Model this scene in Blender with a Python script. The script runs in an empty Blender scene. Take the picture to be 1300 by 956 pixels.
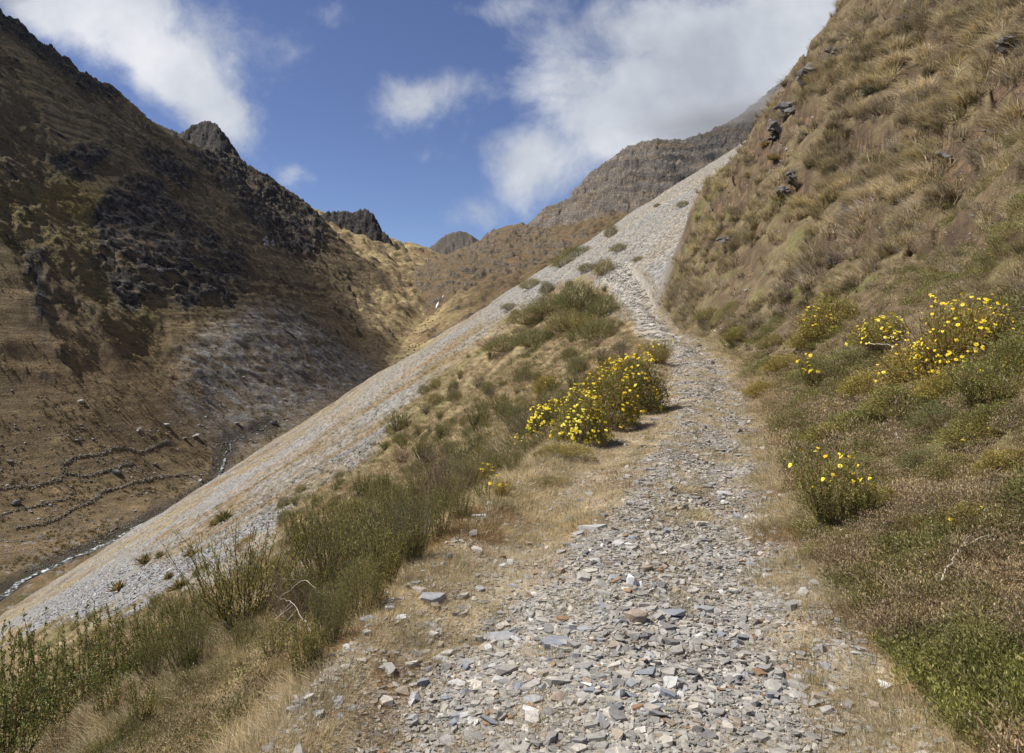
import bpy, math, random
import numpy as np
from mathutils import Vector, Matrix

random.seed(7)
RNG = np.random.default_rng(7)
F, CX, HY = 900.0, 650.0, 433.0          # focal length in photo pixels, vanishing column, horizon row
scene = bpy.context.scene
COL = scene.collection


def P3(px, row, d):
    """A point seen at (px,row) of the photograph at forward distance d metres."""
    return ((px - CX) / F * d, d, (HY - row) / F * d)


# ------------------------------------------------------------------ noise
_perm = np.random.default_rng(11).permutation(256).astype(np.int32)
_perm = np.concatenate([_perm, _perm])
_ang = np.random.default_rng(12).uniform(0, 2 * np.pi, 256)
_gx, _gy = np.cos(_ang).astype(np.float32), np.sin(_ang).astype(np.float32)


def perlin(x, y, seed=0):
    x = np.asarray(x, dtype=np.float64) + seed * 17.31
    y = np.asarray(y, dtype=np.float64) + seed * 9.77
    xi = np.floor(x).astype(np.int64); yi = np.floor(y).astype(np.int64)
    xf = (x - xi).astype(np.float32); yf = (y - yi).astype(np.float32)
    xi &= 255; yi &= 255
    u = xf * xf * xf * (xf * (xf * 6 - 15) + 10); v = yf * yf * yf * (yf * (yf * 6 - 15) + 10)

    def g(ix, iy, dx, dy):
        h = _perm[_perm[ix & 255] + (iy & 255)]
        return _gx[h] * dx + _gy[h] * dy
    a = g(xi, yi, xf, yf); b = g(xi + 1, yi, xf - 1, yf)
    c = g(xi, yi + 1, xf, yf - 1); d = g(xi + 1, yi + 1, xf - 1, yf - 1)
    return (a + u * (b - a)) * (1 - v) + (c + u * (d - c)) * v


def fbm(x, y, octv=4, seed=0, gain=0.5, lac=2.03):
    s = 0.0; a = 1.0; f = 1.0; t = 0.0
    for i in range(octv):
        s = s + a * perlin(x * f, y * f, seed + i * 3.1); t += a
        a *= gain; f *= lac
    return s / t * 1.6


def ridged(x, y, octv=4, seed=0, gain=0.55, lac=2.1):
    s = 0.0; a = 1.0; f = 1.0; t = 0.0
    for i in range(octv):
        s = s + a * (1 - np.abs(perlin(x * f, y * f, seed + i * 5.3)) * 2.2); t += a
        a *= gain; f *= lac
    return s / t


def sstep(a, b, x):
    t = np.clip((x - a) / (b - a), 0, 1)
    return t * t * (3 - 2 * t)


def inpoly(px, py, poly):
    poly = np.asarray(poly, dtype=float)
    inside = np.zeros(np.shape(px), bool)
    n = len(poly); j = n - 1
    for i in range(n):
        xi, yi = poly[i]; xj, yj = poly[j]
        c = ((yi > py) != (yj > py)) & (px < (xj - xi) * (py - yi) / (yj - yi + 1e-9) + xi)
        inside ^= c
        j = i
    return inside


def softpoly(px, py, poly, blur):
    """Inside weight 0..1 of a region, with an edge about `blur` wide."""
    poly = np.asarray(poly, dtype=float)
    d2 = np.full(np.shape(px), 1e12)
    n = len(poly)
    for i in range(n):
        ax, ay = poly[i]; bx, by = poly[(i + 1) % n]
        vx, vy = bx - ax, by - ay
        t = np.clip(((px - ax) * vx + (py - ay) * vy) / (vx * vx + vy * vy + 1e-9), 0, 1)
        d2 = np.minimum(d2, (px - ax - t * vx) ** 2 + (py - ay - t * vy) ** 2)
    d = np.sqrt(d2)
    sgn = np.where(inpoly(px, py, poly), 1.0, -1.0)
    return sstep(-blur, blur, sgn * d)


# ------------------------------------------------------------------ near terrain (the hillside the path is cut into)
_yk = np.array([-8, -3, 0, 3.3, 4.1, 5.2, 6.5, 7.9, 10, 13.5, 17, 22, 27, 32, 40, 48, 60, 80, 120, 2000.])
_xk = np.array([-2.2, -.7, 0.05, .44, .57, .78, 1.17, 1.58, 2.24, 3.42, 4.38, 5.7, 6.4, 6.6, 7.4, 8.1, 8.3, 8.3, 8.3, 8.3])
_zk = np.array([-1.9, -1.72, -1.64, -1.6, -1.58, -1.543, -1.495, -1.466, -1.41, -1.305, -1.08, -.66, -.21, .28, 1.47, 2.83, 5.2, 9.2, 17, 17.])
_wk = np.array([1.3, 1.3, 1.3, 1.35, 1.3, 1.3, 1.35, 1.4, 1.45, 1.4, 1.3, 1.15, 1.0, 1.0, 1.0, 1.0, .9, .8, .8, .8])
_yy = np.arange(-8, 130, .05)


def _smooth(v, w):
    k = np.ones(w) / w
    p = np.concatenate([np.full(w, v[0]), v, np.full(w, v[-1])])
    for _ in range(2):
        p = np.convolve(p, k, 'same')
    return p[w:-w]


_xs = _smooth(np.interp(_yy, _yk, _xk), 31); _zs = _smooth(np.interp(_yy, _yk, _zk), 41); _ws = _smooth(np.interp(_yy, _yk, _wk), 31)
_Hs_tab_y = np.array([60, 80, 100, 150, 200, 260, 350, 500, 700, 3000.])
_h60 = float(np.interp(60, _yy, _zs) - .637 * (np.interp(60, _yy, _xs) - .9) + .28)
_Hs_tab = np.array([_h60, 3.6, 5.7, 10.3, 13.6, 14.8, 6, -14, -50, -600.])
_HY = np.concatenate([_yy[_yy < 60], _Hs_tab_y])
_HV = np.concatenate([(_zs - .637 * (_xs - _ws) + .28)[_yy < 60], _Hs_tab])
_yf = np.arange(-8, 900, .5)
_Hf = _smooth(np.interp(_yf, _HY, _HV), 9)


def path_c(y): return np.interp(y, _yy, _xs)
def path_z(y): return np.interp(y, _yy, _zs)
def path_w(y): return np.interp(y, _yy, _ws)
def slope_H(y): return np.interp(y, _yf, _Hf)


_hs = np.array([0, 1.0, 2.0, 3.0, 4.5, 6.0, 8.0, 11.0, 16.0, 22.0, 30.0, 60.0])
_hy = np.array([-10, 3, 10, 20, 30, 37, 42, 60, 200.])
_ht = np.array([
    [0, .42, 1.05, 1.8, 3.1, 4.6, 6.6, 9.6, 14.6, 20.0, 26, 48],
    [0, .42, 1.05, 1.8, 3.1, 4.6, 6.6, 9.6, 14.6, 20.0, 26, 48],
    [0, .45, 1.15, 2.0, 3.4, 4.9, 6.9, 9.9, 14.6, 20.0, 26, 48],
    [0, .60, 1.45, 2.5, 4.1, 5.8, 8.2, 11.6, 17.0, 23.0, 30, 54],
    [0, 1.0, 2.2, 3.6, 5.7, 7.6, 10.2, 13.8, 19.4, 25.5, 33, 56],
    [0, 2.1, 4.0, 5.9, 8.0, 9.8, 12.3, 15.8, 21.2, 27.0, 35, 58],
    [0, 3.2, 6.0, 7.6, 9.0, 10.4, 13.1, 16.9, 22.3, 28.5, 36, 60],
    [0, 3.2, 6.0, 7.6, 9.0, 10.4, 13.1, 16.9, 22.3, 28.5, 36, 60],
    [0, 3.2, 6.0, 7.6, 9.0, 10.4, 13.1, 16.9, 22.3, 28.5, 36, 60]])


def hill_rise(s, y):
    s = np.clip(s, 0, 59.9); y = np.clip(y, -9.9, 199)
    i = np.clip(np.searchsorted(_hs, s, 'right') - 1, 0, len(_hs) - 2)
    j = np.clip(np.searchsorted(_hy, y, 'right') - 1, 0, len(_hy) - 2)
    ts = (s - _hs[i]) / (_hs[i + 1] - _hs[i]); ty = (y - _hy[j]) / (_hy[j + 1] - _hy[j])
    return (_ht[j, i] * (1 - ts) + _ht[j, i + 1] * ts) * (1 - ty) + (_ht[j + 1, i] * (1 - ts) + _ht[j + 1, i + 1] * ts) * ty


def crest_y(s): return 40.5 + .85 * np.maximum(s - 2.9, 0) + 1.2 * np.minimum(s, 3) * 0.4


def bare_amt(rise, x, y):
    """Bands of bare dark earth and ledge between the tussocks, strung along the bank."""
    return sstep(-.04, .22, fbm(y / 6.0 + x / 25, rise / 1.5 - y * .12, 4, 41) + .25 * fbm(x / .9, y / .9, 2, 42)) * sstep(1.5, 4, rise)


def near_z(x, y, detail=True):
    x = np.asarray(x, float); y = np.asarray(y, float)
    c = path_c(y); zp = path_z(y); w = path_w(y); H = slope_H(y)
    plane = .637 * x + H
    # streaky relief of the scree, running down the fall line
    far = sstep(20, 90, y)
    stn = fbm(y / 9.0 + x / 60., x / 45.0, 3, 2) * (.25 + 1.0 * far) + fbm(x / 17., y / 30., 3, 3) * 1.5 * sstep(55, 130, y)
    plane = plane + stn
    sl = (c - w) - x
    left = zp - (.637 * sl - .14 * np.clip(sl, 0, 2)) + stn * sstep(1, 8, sl)
    sr = x - (c + w)
    cy = crest_y(sr)
    rise = hill_rise(sr, y)
    hill = zp + rise
    fall = sstep(0, 7, y - cy)
    right = hill * (1 - fall) + np.minimum(plane, hill + 50) * fall
    if detail:
        a = sstep(0.2, 5, sr) * (1 - fall)
        right = right + a * (fbm(x / 5.5, y / 5.5, 3, 5) * .8 - .6 * bare_amt(rise, x, y))
        b = sstep(0.0, 1.2, sr) * (1 - fall)
        right = right + b * (fbm(x / 1.1, y / 1.1, 2, 8) * .16)
        # broken, stepped turf: dark ledges crossing the slope obliquely
        q = (rise * .9 + y * .28 + fbm(x / 4, y / 4, 2, 21) * 1.3) / 2.4
        saw = (q - np.floor(q))
        lw = sstep(.05, .5, fbm(x / 7, y / 7, 2, 31) + .15)
        right = right + a * lw * (1.05 * (saw ** 1.5 - sstep(.84, .97, saw)))
        bl = sstep(.1, 1.5, sl) * (1 - sstep(25, 60, y))
        left = left + bl * fbm(x / 1.6, y / 1.6, 3, 9) * .22
    z = np.where(sl > 0, left, np.where(sr > 0, right, zp))
    if detail:
        onp = 1 - sstep(-.3, .4, np.maximum(sl, sr))
        z = z + onp * (fbm(x / .9, y / .9, 3, 14) * .035)
        crown = .05 * np.cos(np.clip((x - c) / (w + .01), -1, 1) * 5.5) * onp
        z = z + crown
    bench = 1 - sstep(41, 57, y)
    isl = (sl > -2.6 - w) & (y > 40)
    z = z * bench + (1 - bench) * np.where((sr > 0) & (y < 90), np.where(sr > 0, right, plane), plane)
    return z


def ray_near(px, row, dmin=1.5, dmax=250.0):
    """Where the sight line through (px,row) meets the near ground."""
    d = np.exp(np.linspace(math.log(dmin), math.log(dmax), 1500))
    x = (px - CX) / F * d; z = (HY - row) / F * d
    g = near_z(x, d)
    hit = np.nonzero(z < g)[0]
    if len(hit) == 0:
        return None
    k = hit[0]
    return (float(x[k]), float(d[k]), float(g[k]))


# ------------------------------------------------------------------ valley and mountains
def pl(*pts): return np.array([P3(*p) for p in pts])


RIDGES = {
    # name: (crest polyline, slope k, rib amplitude, rib spacing)
    'left': (pl((-260, -190, 560), (-60, -30, 650), (0, 14, 700), (30, 36, 720), (60, 55, 745), (95, 84, 785), (120, 98, 815), (144, 108, 850), (150, 124, 865), (185, 150, 930), (230, 178, 1010),
                 (290, 196, 1120), (322, 214, 1190), (375, 248, 1250), (408, 280, 1300), (411, 300, 1290), (404, 322, 1240), (436, 368, 1060), (470, 408, 960), (500, 445, 880)), 1.0, 17, 70),
    'peakB': (pl((196, 180, 1500), (222, 176, 1500), (240, 163, 1500), (254, 156, 1510), (266, 154, 1510), (276, 160, 1500), (288, 184, 1490), (300, 200, 1480), (330, 240, 1470)), 1.5, 8, 40),
    'peakB2': (pl((120, 120, 2000), (185, 152, 2000), (215, 165, 2000), (240, 175, 2000)), 1.2, 10, 40),
    'peakC': (pl((405, 276, 1800), (415, 270, 1800), (440, 270, 1810), (463, 267, 1820), (472, 272, 1820), (476, 288, 1810), (492, 302, 1800), (505, 320, 1790)), 1.7, 12, 36),
    'col': (pl((360, 300, 1750), (430, 292, 1900), (470, 300, 2000), (500, 309, 2050), (520, 307, 2100), (545, 322, 2150), (560, 334, 2200), (620, 350, 2300)), .42, 16, 110),
    'far': (pl((500, 335, 3600), (548, 314, 3600), (565, 299, 3600), (582, 292, 3620), (596, 297, 3600), (612, 308, 3600), (660, 330, 3600)), .9, 30, 160),
    'knoll': (pl((560, 350, 1750), (575, 336, 1720), (592, 330, 1650), (606, 314, 1600), (620, 300, 1560), (640, 287, 1500), (660, 284, 1460), (690, 291, 1400), (735, 300, 1330), (800, 300, 1280)), .52, 16, 60),
    'right': (pl((600, 330, 2050), (655, 298, 1980), (678, 279, 1930), (695, 262, 1900), (720, 254, 1880), (742, 243, 1860), (752, 218, 1840), (775, 202, 1820), (800, 185, 1810), (830, 178, 1800), (870, 178, 1800), (900, 168, 1800), (935, 150, 1800), (1010, 90, 1800), (1200, 20, 1800)), 1.15, 30, 110),
}
THAL = np.array([P3(-260, 960, 150)[:2] + (-89,), P3(-80, 800, 200)[:2] + (-84.,), P3(-4, 750, 222)[:2] + (-82.0,), P3(25, 733, 235)[:2] + (-80.6,), P3(72, 722, 250)[:2] + (-79.6,), P3(134, 705, 272)[:2] + (-78.6,), P3(172, 692, 292)[:2] + (-78.,),
                 P3(232, 664, 325)[:2] + (-77.4,), P3(278, 632, 375)[:2] + (-76.6,), P3(284, 603, 410)[:2] + (-76.2,), P3(297, 588, 440)[:2] + (-74.4,), P3(372, 560, 500)[:2] + (-68,),
                 P3(482, 500, 700)[:2] + (-40,), P3(520, 432, 950)[:2] + (8,), P3(548, 404, 1120)[:2] + (42,), P3(556, 388, 1230)[:2] + (62,), P3(561, 377, 1290)[:2] + (81,), P3(556, 368, 1400)[:2] + (101,),
                 P3(540, 345, 1700)[:2] + (166,), P3(530, 318, 2000)[:2] + (252,), P3(535, 330, 2600)[:2] + (150,), P3(535, 340, 5000)[:2] + (0,)])


def poly_eval(x, y, pts, k=None):
    """Max over segments of crest height minus k*distance; or nearest point when k is None."""
    best = np.full(x.shape, -1e9 if k is not None else 1e9); D = np.zeros(x.shape); L = np.zeros(x.shape); S = np.ones(x.shape)
    acc = 0.0
    for a, b in zip(pts[:-1], pts[1:]):
        vx, vy = b[0] - a[0], b[1] - a[1]; l2 = vx * vx + vy * vy + 1e-9
        t = np.clip(((x - a[0]) * vx + (y - a[1]) * vy) / l2, 0, 1)
        d = np.hypot(x - a[0] - t * vx, y - a[1] - t * vy)
        zc = a[2] + t * (b[2] - a[2])
        side = np.sign(vx * (y - a[1]) - vy * (x - a[0]))
        if k is not None:
            v = zc - k * d; m = v > best
            best = np.where(m, v, best)
        else:
            m = d < best
            best = np.where(m, d, best)
            zbest = zc if acc == 0 else np.where(m, zc, zbest)
        D = np.where(m, d, D); L = np.where(m, acc + t * math.sqrt(l2), L); S = np.where(m, side, S)
        acc += math.sqrt(l2)
    return (best if k is not None else zbest), D, L, S


def far_z(x, y, masks=False):
    zt, D, L, S = poly_eval(x, y, THAL)
    wiggle = fbm(L / 40, D / 120, 2, 61)
    # valley floor: flat beside the stream low down, V shaped higher up
    up = sstep(480, 1100, y)
    flat = 58 * (1 - up)
    dd = np.maximum(D - flat, 0)
    sl = .30 + .10 * up
    base = zt + np.minimum(D, 5) * .35 + np.minimum(D, flat) * .075 + dd * sl * .85
    base = base + sstep(3, 40, D) * (fbm(x / 55, y / 55, 4, 62) * (2.2 + 22 * up) + ridged(x / 130 + wiggle * .3, y / 130, 3, 63) * 16 * up)
    base = base - sstep(1650, 2200, y) * sstep(-60, 60, x + .14 * y) * 110
    # low terraces on the floor
    tz = base / 3.2 + fbm(x / 60, y / 60, 2, 64) * .7
    fr = tz - np.floor(tz)
    base = base + (1 - up) * (sstep(.7, 1.0, fr) - fr) * 1.2 * sstep(5, 20, D)
    best = base; who = np.zeros(x.shape, np.int8)
    rx = (1 - sstep(0, 1, 0)) 
    for i, (nm, (pts, k, amp, sp)) in enumerate(RIDGES.items()):
        v, d, l, s = poly_eval(x, y, pts, k)
        g = sstep(0, sp * .8, d)
        if nm == 'left':
            # concave foot, ribs and gullies down the fall line
            v = v + g * (fbm(l / sp, d / 320, 3, 70) * amp * (1 - .75 * sstep(10, -50, v)) + fbm(l / 22, d / 90, 3, 71) * 3 * sstep(-60, 60, v) + (ridged(x / 60, y / 60, 3, 72) - .5) * 6 * sstep(-70, 20, v) + fbm(l / 38, v / 26, 4, 73) * 7 * sstep(-60, 30, v) + (ridged(l / 18, v / 12, 3, 68) - .5) * 3.5 * sstep(-40, 60, v))
            jag = ((l < 560) & (l > 150)) | ((l > 800) & (l < 1150))
            v = v + (1 - sstep(0, 40, d)) * (np.abs(fbm(l / 22, l * 0 + .5, 3, 67)) * 13 - 4) * jag
            v = base + 9 * np.logaddexp(0, (v - base) / 9)
        elif nm in ('right', 'knoll'):
            bands = v / (30.0 if nm == 'right' else 17.) + fbm(x / 160, y / 160, 3, 74) * 1.5 + x / 300.
            bf = bands - np.floor(bands)
            v = v + g * ((sstep(.62, .95, bf) - bf) * (30 if nm == 'right' else 4) + fbm(x / 90, v / 60, 3, 76 + i) * amp * .8 + (ridged(x / 42, v / 22, 4, 77 + i) - .5) * (13 if nm == 'right' else 7) + fbm(x / 200, y / 200, 2, 66) * amp * .6)
            v = v + (1 - g) * fbm(x / 16, y / 16, 3, 80 + i) * 3
        elif nm == 'col':
            v = v + g * (fbm(l / sp, d / 400, 4, 76 + i) * amp * 1.3 + (ridged(x / 90, y / 90, 3, 77 + i) - .5) * 12)
        else:
            v = v + (.25 + .75 * g) * (fbm(l / sp, d / 200, 4, 76 + i) * amp * .5 + (ridged(x / 30, y / 30, 4, 77 + i) - .5) * amp * .9)
        m = (v > best + 1.5) if nm == 'left' else (v > best)
        best = np.maximum(v, best) if nm == 'left' else np.where(m, v, best); who = np.where(m, i + 1, who).astype(np.int8)
    return best, who, D


ROCKS = [  # rock outcrops of the left mountain, outlined where the photograph shows them
    [(-20, -10), (40, 30), (100, 78), (95, 100), (60, 82), (20, 52), (-20, 40)],
    [(98, 92), (146, 106), (152, 128), (120, 122), (95, 108)],
    [(66, 196), (110, 182), (138, 182), (132, 205), (108, 232), (78, 216)],
    [(125, 300), (118, 262), (140, 236), (180, 222), (205, 232), (215, 252), (250, 275), (262, 300), (285, 318), (312, 362), (300, 388), (262, 380), (235, 398), (200, 372), (165, 392), (148, 388), (150, 350), (118, 330)],
    [(176, 182), (205, 190), (250, 225), (240, 250), (212, 232), (188, 212)],
    [(262, 228), (300, 212), (322, 214), (350, 232), (378, 246), (410, 278), (414, 300), (408, 322), (372, 322), (342, 306), (318, 282), (300, 262), (290, 240)],
    [(236, 196), (292, 194), (324, 212), (322, 228), (290, 222), (256, 212)],
    [(135, 330), (165, 325), (190, 345), (175, 372), (140, 368)],
    [(30, 320), (60, 318), (52, 345), (28, 350)], [(255, 288), (300, 310), (322, 350), (300, 352), (268, 318)],
    [(38, 345), (46, 350), (62, 400), (66, 432), (56, 430), (44, 388)],
]
SCREEFAN = [(236, 440), (290, 402), (340, 388), (372, 396), (430, 440), (470, 462), (470, 480), (400, 520), (350, 560), (290, 570), (262, 545), (225, 520), (235, 480)]


def far_color(x, y, z, who, D, slope):
    px = CX + x / y * F; row = HY - z / y * F
    wx = fbm(x / 30, y / 30, 3, 90) * 22; wy = fbm(x / 30, y / 30, 3, 91) * 22
    qx, qy = px + wx * .5, row + wy * .5
    fy = y + z * .9
    n1 = fbm(x / 25, fy / 25, 4, 92); n2 = fbm(x / 90, fy / 90, 5, 93, gain=.62); n3 = fbm(x / 7, fy / 7, 3, 94)
    rock = np.zeros(x.shape)
    isl = (who == 1)
    for p in ROCKS:
        rock = np.maximum(rock, softpoly(qx, qy, p, 9) * isl)
    rock = np.clip(rock * 1.3, 0, 1) * sstep(-.45, .1, n1 * .7 + n3 * .8 + fbm(z / 9, (x + y) / 40, 3, 95) * .6)
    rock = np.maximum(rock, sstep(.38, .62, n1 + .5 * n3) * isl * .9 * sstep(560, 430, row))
    rn = sstep(-.25, .25, n1 * .8 + n2 * .5 + n3 * .5 + (slope - 1.1) * .9)
    for w_, base in ((2, 1.0), (3, .8), (4, 1.0), (6, .85)):
        rock = np.where(who == w_, np.maximum(base, .6), rock)
    rock = np.where(who == 8, np.clip(.25 + rn, 0, 1), rock)
    rock = np.where(who == 7, np.clip(sstep(-.15, .45, n1 * .5 + n2 * .6 + n3 * .35 + (slope - .6) * .8), 0, 1), rock)
    rock = np.where((who == 5) | ((who == 0) & (y > 700)), sstep(.25, .6, n1 * .7 + n2 * .8 + n3 * .3), rock)
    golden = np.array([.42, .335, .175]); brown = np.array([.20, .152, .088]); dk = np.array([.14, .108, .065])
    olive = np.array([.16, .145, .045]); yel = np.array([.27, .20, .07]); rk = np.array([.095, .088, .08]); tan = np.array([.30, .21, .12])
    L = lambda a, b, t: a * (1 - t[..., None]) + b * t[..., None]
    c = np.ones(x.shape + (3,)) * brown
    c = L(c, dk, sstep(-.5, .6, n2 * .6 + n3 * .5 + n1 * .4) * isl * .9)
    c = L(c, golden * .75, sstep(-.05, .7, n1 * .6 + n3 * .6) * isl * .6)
    # lighter foot of the left mountain and floor
    c = L(c, tan * .72, isl * sstep(380, 470, row) * sstep(-.5, .6, n1 + n2) * .7)
    c = L(c, olive, isl * softpoly(qx, qy, [(-40, 240), (70, 225), (140, 250), (130, 300), (230, 420), (200, 470), (140, 400), (90, 330), (-40, 350)], 25) * sstep(-.5, .6, n3 + n1) * .55)
    c = L(c, yel, isl * softpoly(qx, qy, [(50, 245), (95, 235), (135, 245), (130, 270), (80, 275), (50, 265)], 12) * .6)
    fl = (who == 0) & (y <= 700)
    c = np.where(fl[..., None], L(L(np.ones(x.shape + (3,)) * tan * .8, brown * .7, sstep(-.5, .5, n3 * 1.2 + n1 * .6)), olive * .8, sstep(.1, .5, n2 + n3 * .5) * .6), c)
    one0 = np.ones(x.shape + (3,))
    gd = (who == 5) | ((who == 0) & (y > 700))
    cg = L(L(np.ones(x.shape + (3,)) * golden, tan * .75, sstep(-.3, .3, n2 + n3 * .3)), olive * 1.2, sstep(.1, .6, n1 - n2 * .3) * .6)
    cg = L(cg, L(one0 * tan * .6, one0 * brown * .75, sstep(-.4, .4, n1 + n3 * .4)), sstep(545, 610, px + n2 * 25))
    c = np.where(gd[..., None], cg, c)
    ck = L(np.ones(x.shape + (3,)) * tan * .62, brown * .8, sstep(-.3, .4, n1))
    c = np.where(((who == 7) | (who == 8))[..., None], ck, c)
    # scree fan: grey stones
    fan = softpoly(qx, qy, SCREEFAN, 22) * (y < 900)
    fan = np.clip(fan * (.75 + n3 * 1.1) , 0, 1) * sstep(-.5, .2, fbm(x / 14, y / 14, 2, 96) + .2)
    c = L(c, np.array([.25, .24, .225]), fan * (.65 + .32 * sstep(-.3, .3, n3)))
    # grey stone scatter over the floor
    st = sstep(.25, .5, fbm(x / 3.2, y / 3.2, 2, 97)) * fl * .6
    c = L(c, np.array([.3, .29, .28]), st)
    bank = (1 - sstep(2.5, 7, D)) * (y < 480)
    c = L(c, np.array([.07, .062, .05]), bank * .75)
    one_ = np.ones(x.shape + (3,))
    vein = sstep(.35, .7, fbm(x / 5, z / 3, 3, 98))
    rkc = L(L(np.ones(x.shape + (3,)) * rk, rk * .6, sstep(-.4, .4, n3)), np.array([.24, .21, .17]), vein * .35)
    bnd = fbm(z / 11, (x + y) / 300, 4, 99)
    rkc = np.where((who == 8)[..., None], L(L(one_ * np.array([.21, .185, .16]), one_ * np.array([.12, .11, .10]), sstep(-.25, .3, bnd + n3 * .3)), tan * .8, sstep(.1, .5, fbm(z / 16, (x + y) / 200, 3, 100) + n3 * .2) * .6), rkc)
    rkc = np.where((who == 7)[..., None], L(one_ * np.array([.20, .16, .115]), one_ * np.array([.11, .098, .085]), sstep(-.3, .4, n3 + n1 * .4)), rkc)
    rkc = np.where(((who == 6))[..., None], rkc * 1.5, rkc)
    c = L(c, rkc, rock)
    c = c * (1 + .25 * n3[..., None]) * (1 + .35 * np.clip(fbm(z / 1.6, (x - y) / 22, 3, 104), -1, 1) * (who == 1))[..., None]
    return np.clip(c, .01, .7), np.maximum(rock, fan * .5)


# ------------------------------------------------------------------ mesh helpers
def grid_mesh(name, X, Y, Z, facemask=None, color=None, mask=None, smooth=True):
    n, m = X.shape
    idx = np.arange(n * m).reshape(n, m)
    q = np.stack([idx[:-1, :-1], idx[:-1, 1:], idx[1:, 1:], idx[1:, :-1]], -1).reshape(-1, 4)
    if facemask is not None:
        q = q[facemask.ravel()]
    used = np.zeros(n * m, bool); used[q.ravel()] = True
    remap = np.cumsum(used) - 1
    q = remap[q]
    V = np.stack([X.ravel()[used], Y.ravel()[used], Z.ravel()[used]], -1)
    me = raw_mesh(name, V, q, smooth)
    if color is not None:
        a = me.attributes.new('Col', 'FLOAT_COLOR', 'POINT')
        cc = np.concatenate([color.reshape(-1, 3)[used], (mask.ravel()[used] if mask is not None else np.zeros(used.sum()))[:, None]], -1)
        a.data.foreach_set('color', cc.astype(np.float32).ravel())
    return me


def raw_mesh(name, V, Fc, smooth=False):
    """Mesh from an (n,3) array and an (m,3) or (m,4) array."""
    me = bpy.data.meshes.new(name)
    V = np.asarray(V, np.float32); Fc = np.asarray(Fc, np.int32)
    m, k = Fc.shape
    me.vertices.add(len(V)); me.vertices.foreach_set('co', V.ravel())
    me.loops.add(m * k); me.loops.foreach_set('vertex_index', Fc.ravel())
    me.polygons.add(m); me.polygons.foreach_set('loop_start', np.arange(0, m * k, k, dtype=np.int32))
    me.polygons.foreach_set('use_smooth', np.full(m, smooth))
    me.update(calc_edges=True)
    return me


def link(name, me, mat=None, parent=None, loc=None):
    o = bpy.data.objects.new(name, me); COL.objects.link(o)
    if mat is not None:
        o.data.materials.append(mat)
    if parent is not None:
        o.parent = parent
    if loc is not None:
        o.location = loc
    return o


def tag(o, label=None, cat=None, group=None, kind=None):
    if label: o['label'] = label
    if cat: o['category'] = cat
    if group: o['group'] = group
    if kind: o['kind'] = kind
    return o
# ------------------------------------------------------------------ materials
def new_mat(name, rough=.9, spec=.2):
    m = bpy.data.materials.new(name); m.use_nodes = True
    b = m.node_tree.nodes['Principled BSDF']
    b.inputs['Roughness'].default_value = rough
    b.inputs['Specular IOR Level'].default_value = spec
    return m, m.node_tree.nodes, m.node_tree.links, b


def N(nodes, typ, **kw):
    n = nodes.new(typ)
    for k, v in kw.items():
        if k in n.inputs.keys() if isinstance(k, str) else False:
            n.inputs[k].default_value = v
        else:
            setattr(n, k, v)
    return n


def noise_node(nodes, links, vec, scale, detail=6, rough=.6):
    n = nodes.new('ShaderNodeTexNoise')
    n.inputs['Scale'].default_value = scale; n.inputs['Detail'].default_value = detail; n.inputs['Roughness'].default_value = rough
    links.new(vec, n.inputs['Vector'])
    return n


def ramp(nodes, links, fac, stops):
    r = nodes.new('ShaderNodeValToRGB'); links.new(fac, r.inputs[0])
    e = r.color_ramp.elements
    while len(e) < len(stops): e.new(.5)
    for i, (p, c) in enumerate(stops):
        e[i].position = p; e[i].color = tuple(c) + (1,) if len(c) == 3 else c
    return r


def mixc(nodes, links, fac, a, b, mode='MIX'):
    m = nodes.new('ShaderNodeMix'); m.data_type = 'RGBA'; m.blend_type = mode
    for s, v in ((m.inputs[0], fac), (m.inputs[6], a), (m.inputs[7], b)):
        if isinstance(v, (int, float)): s.default_value = v
        elif isinstance(v, tuple): s.default_value = v + (1,) if len(v) == 3 else v
        else: links.new(v, s)
    return m.outputs[2]


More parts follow.
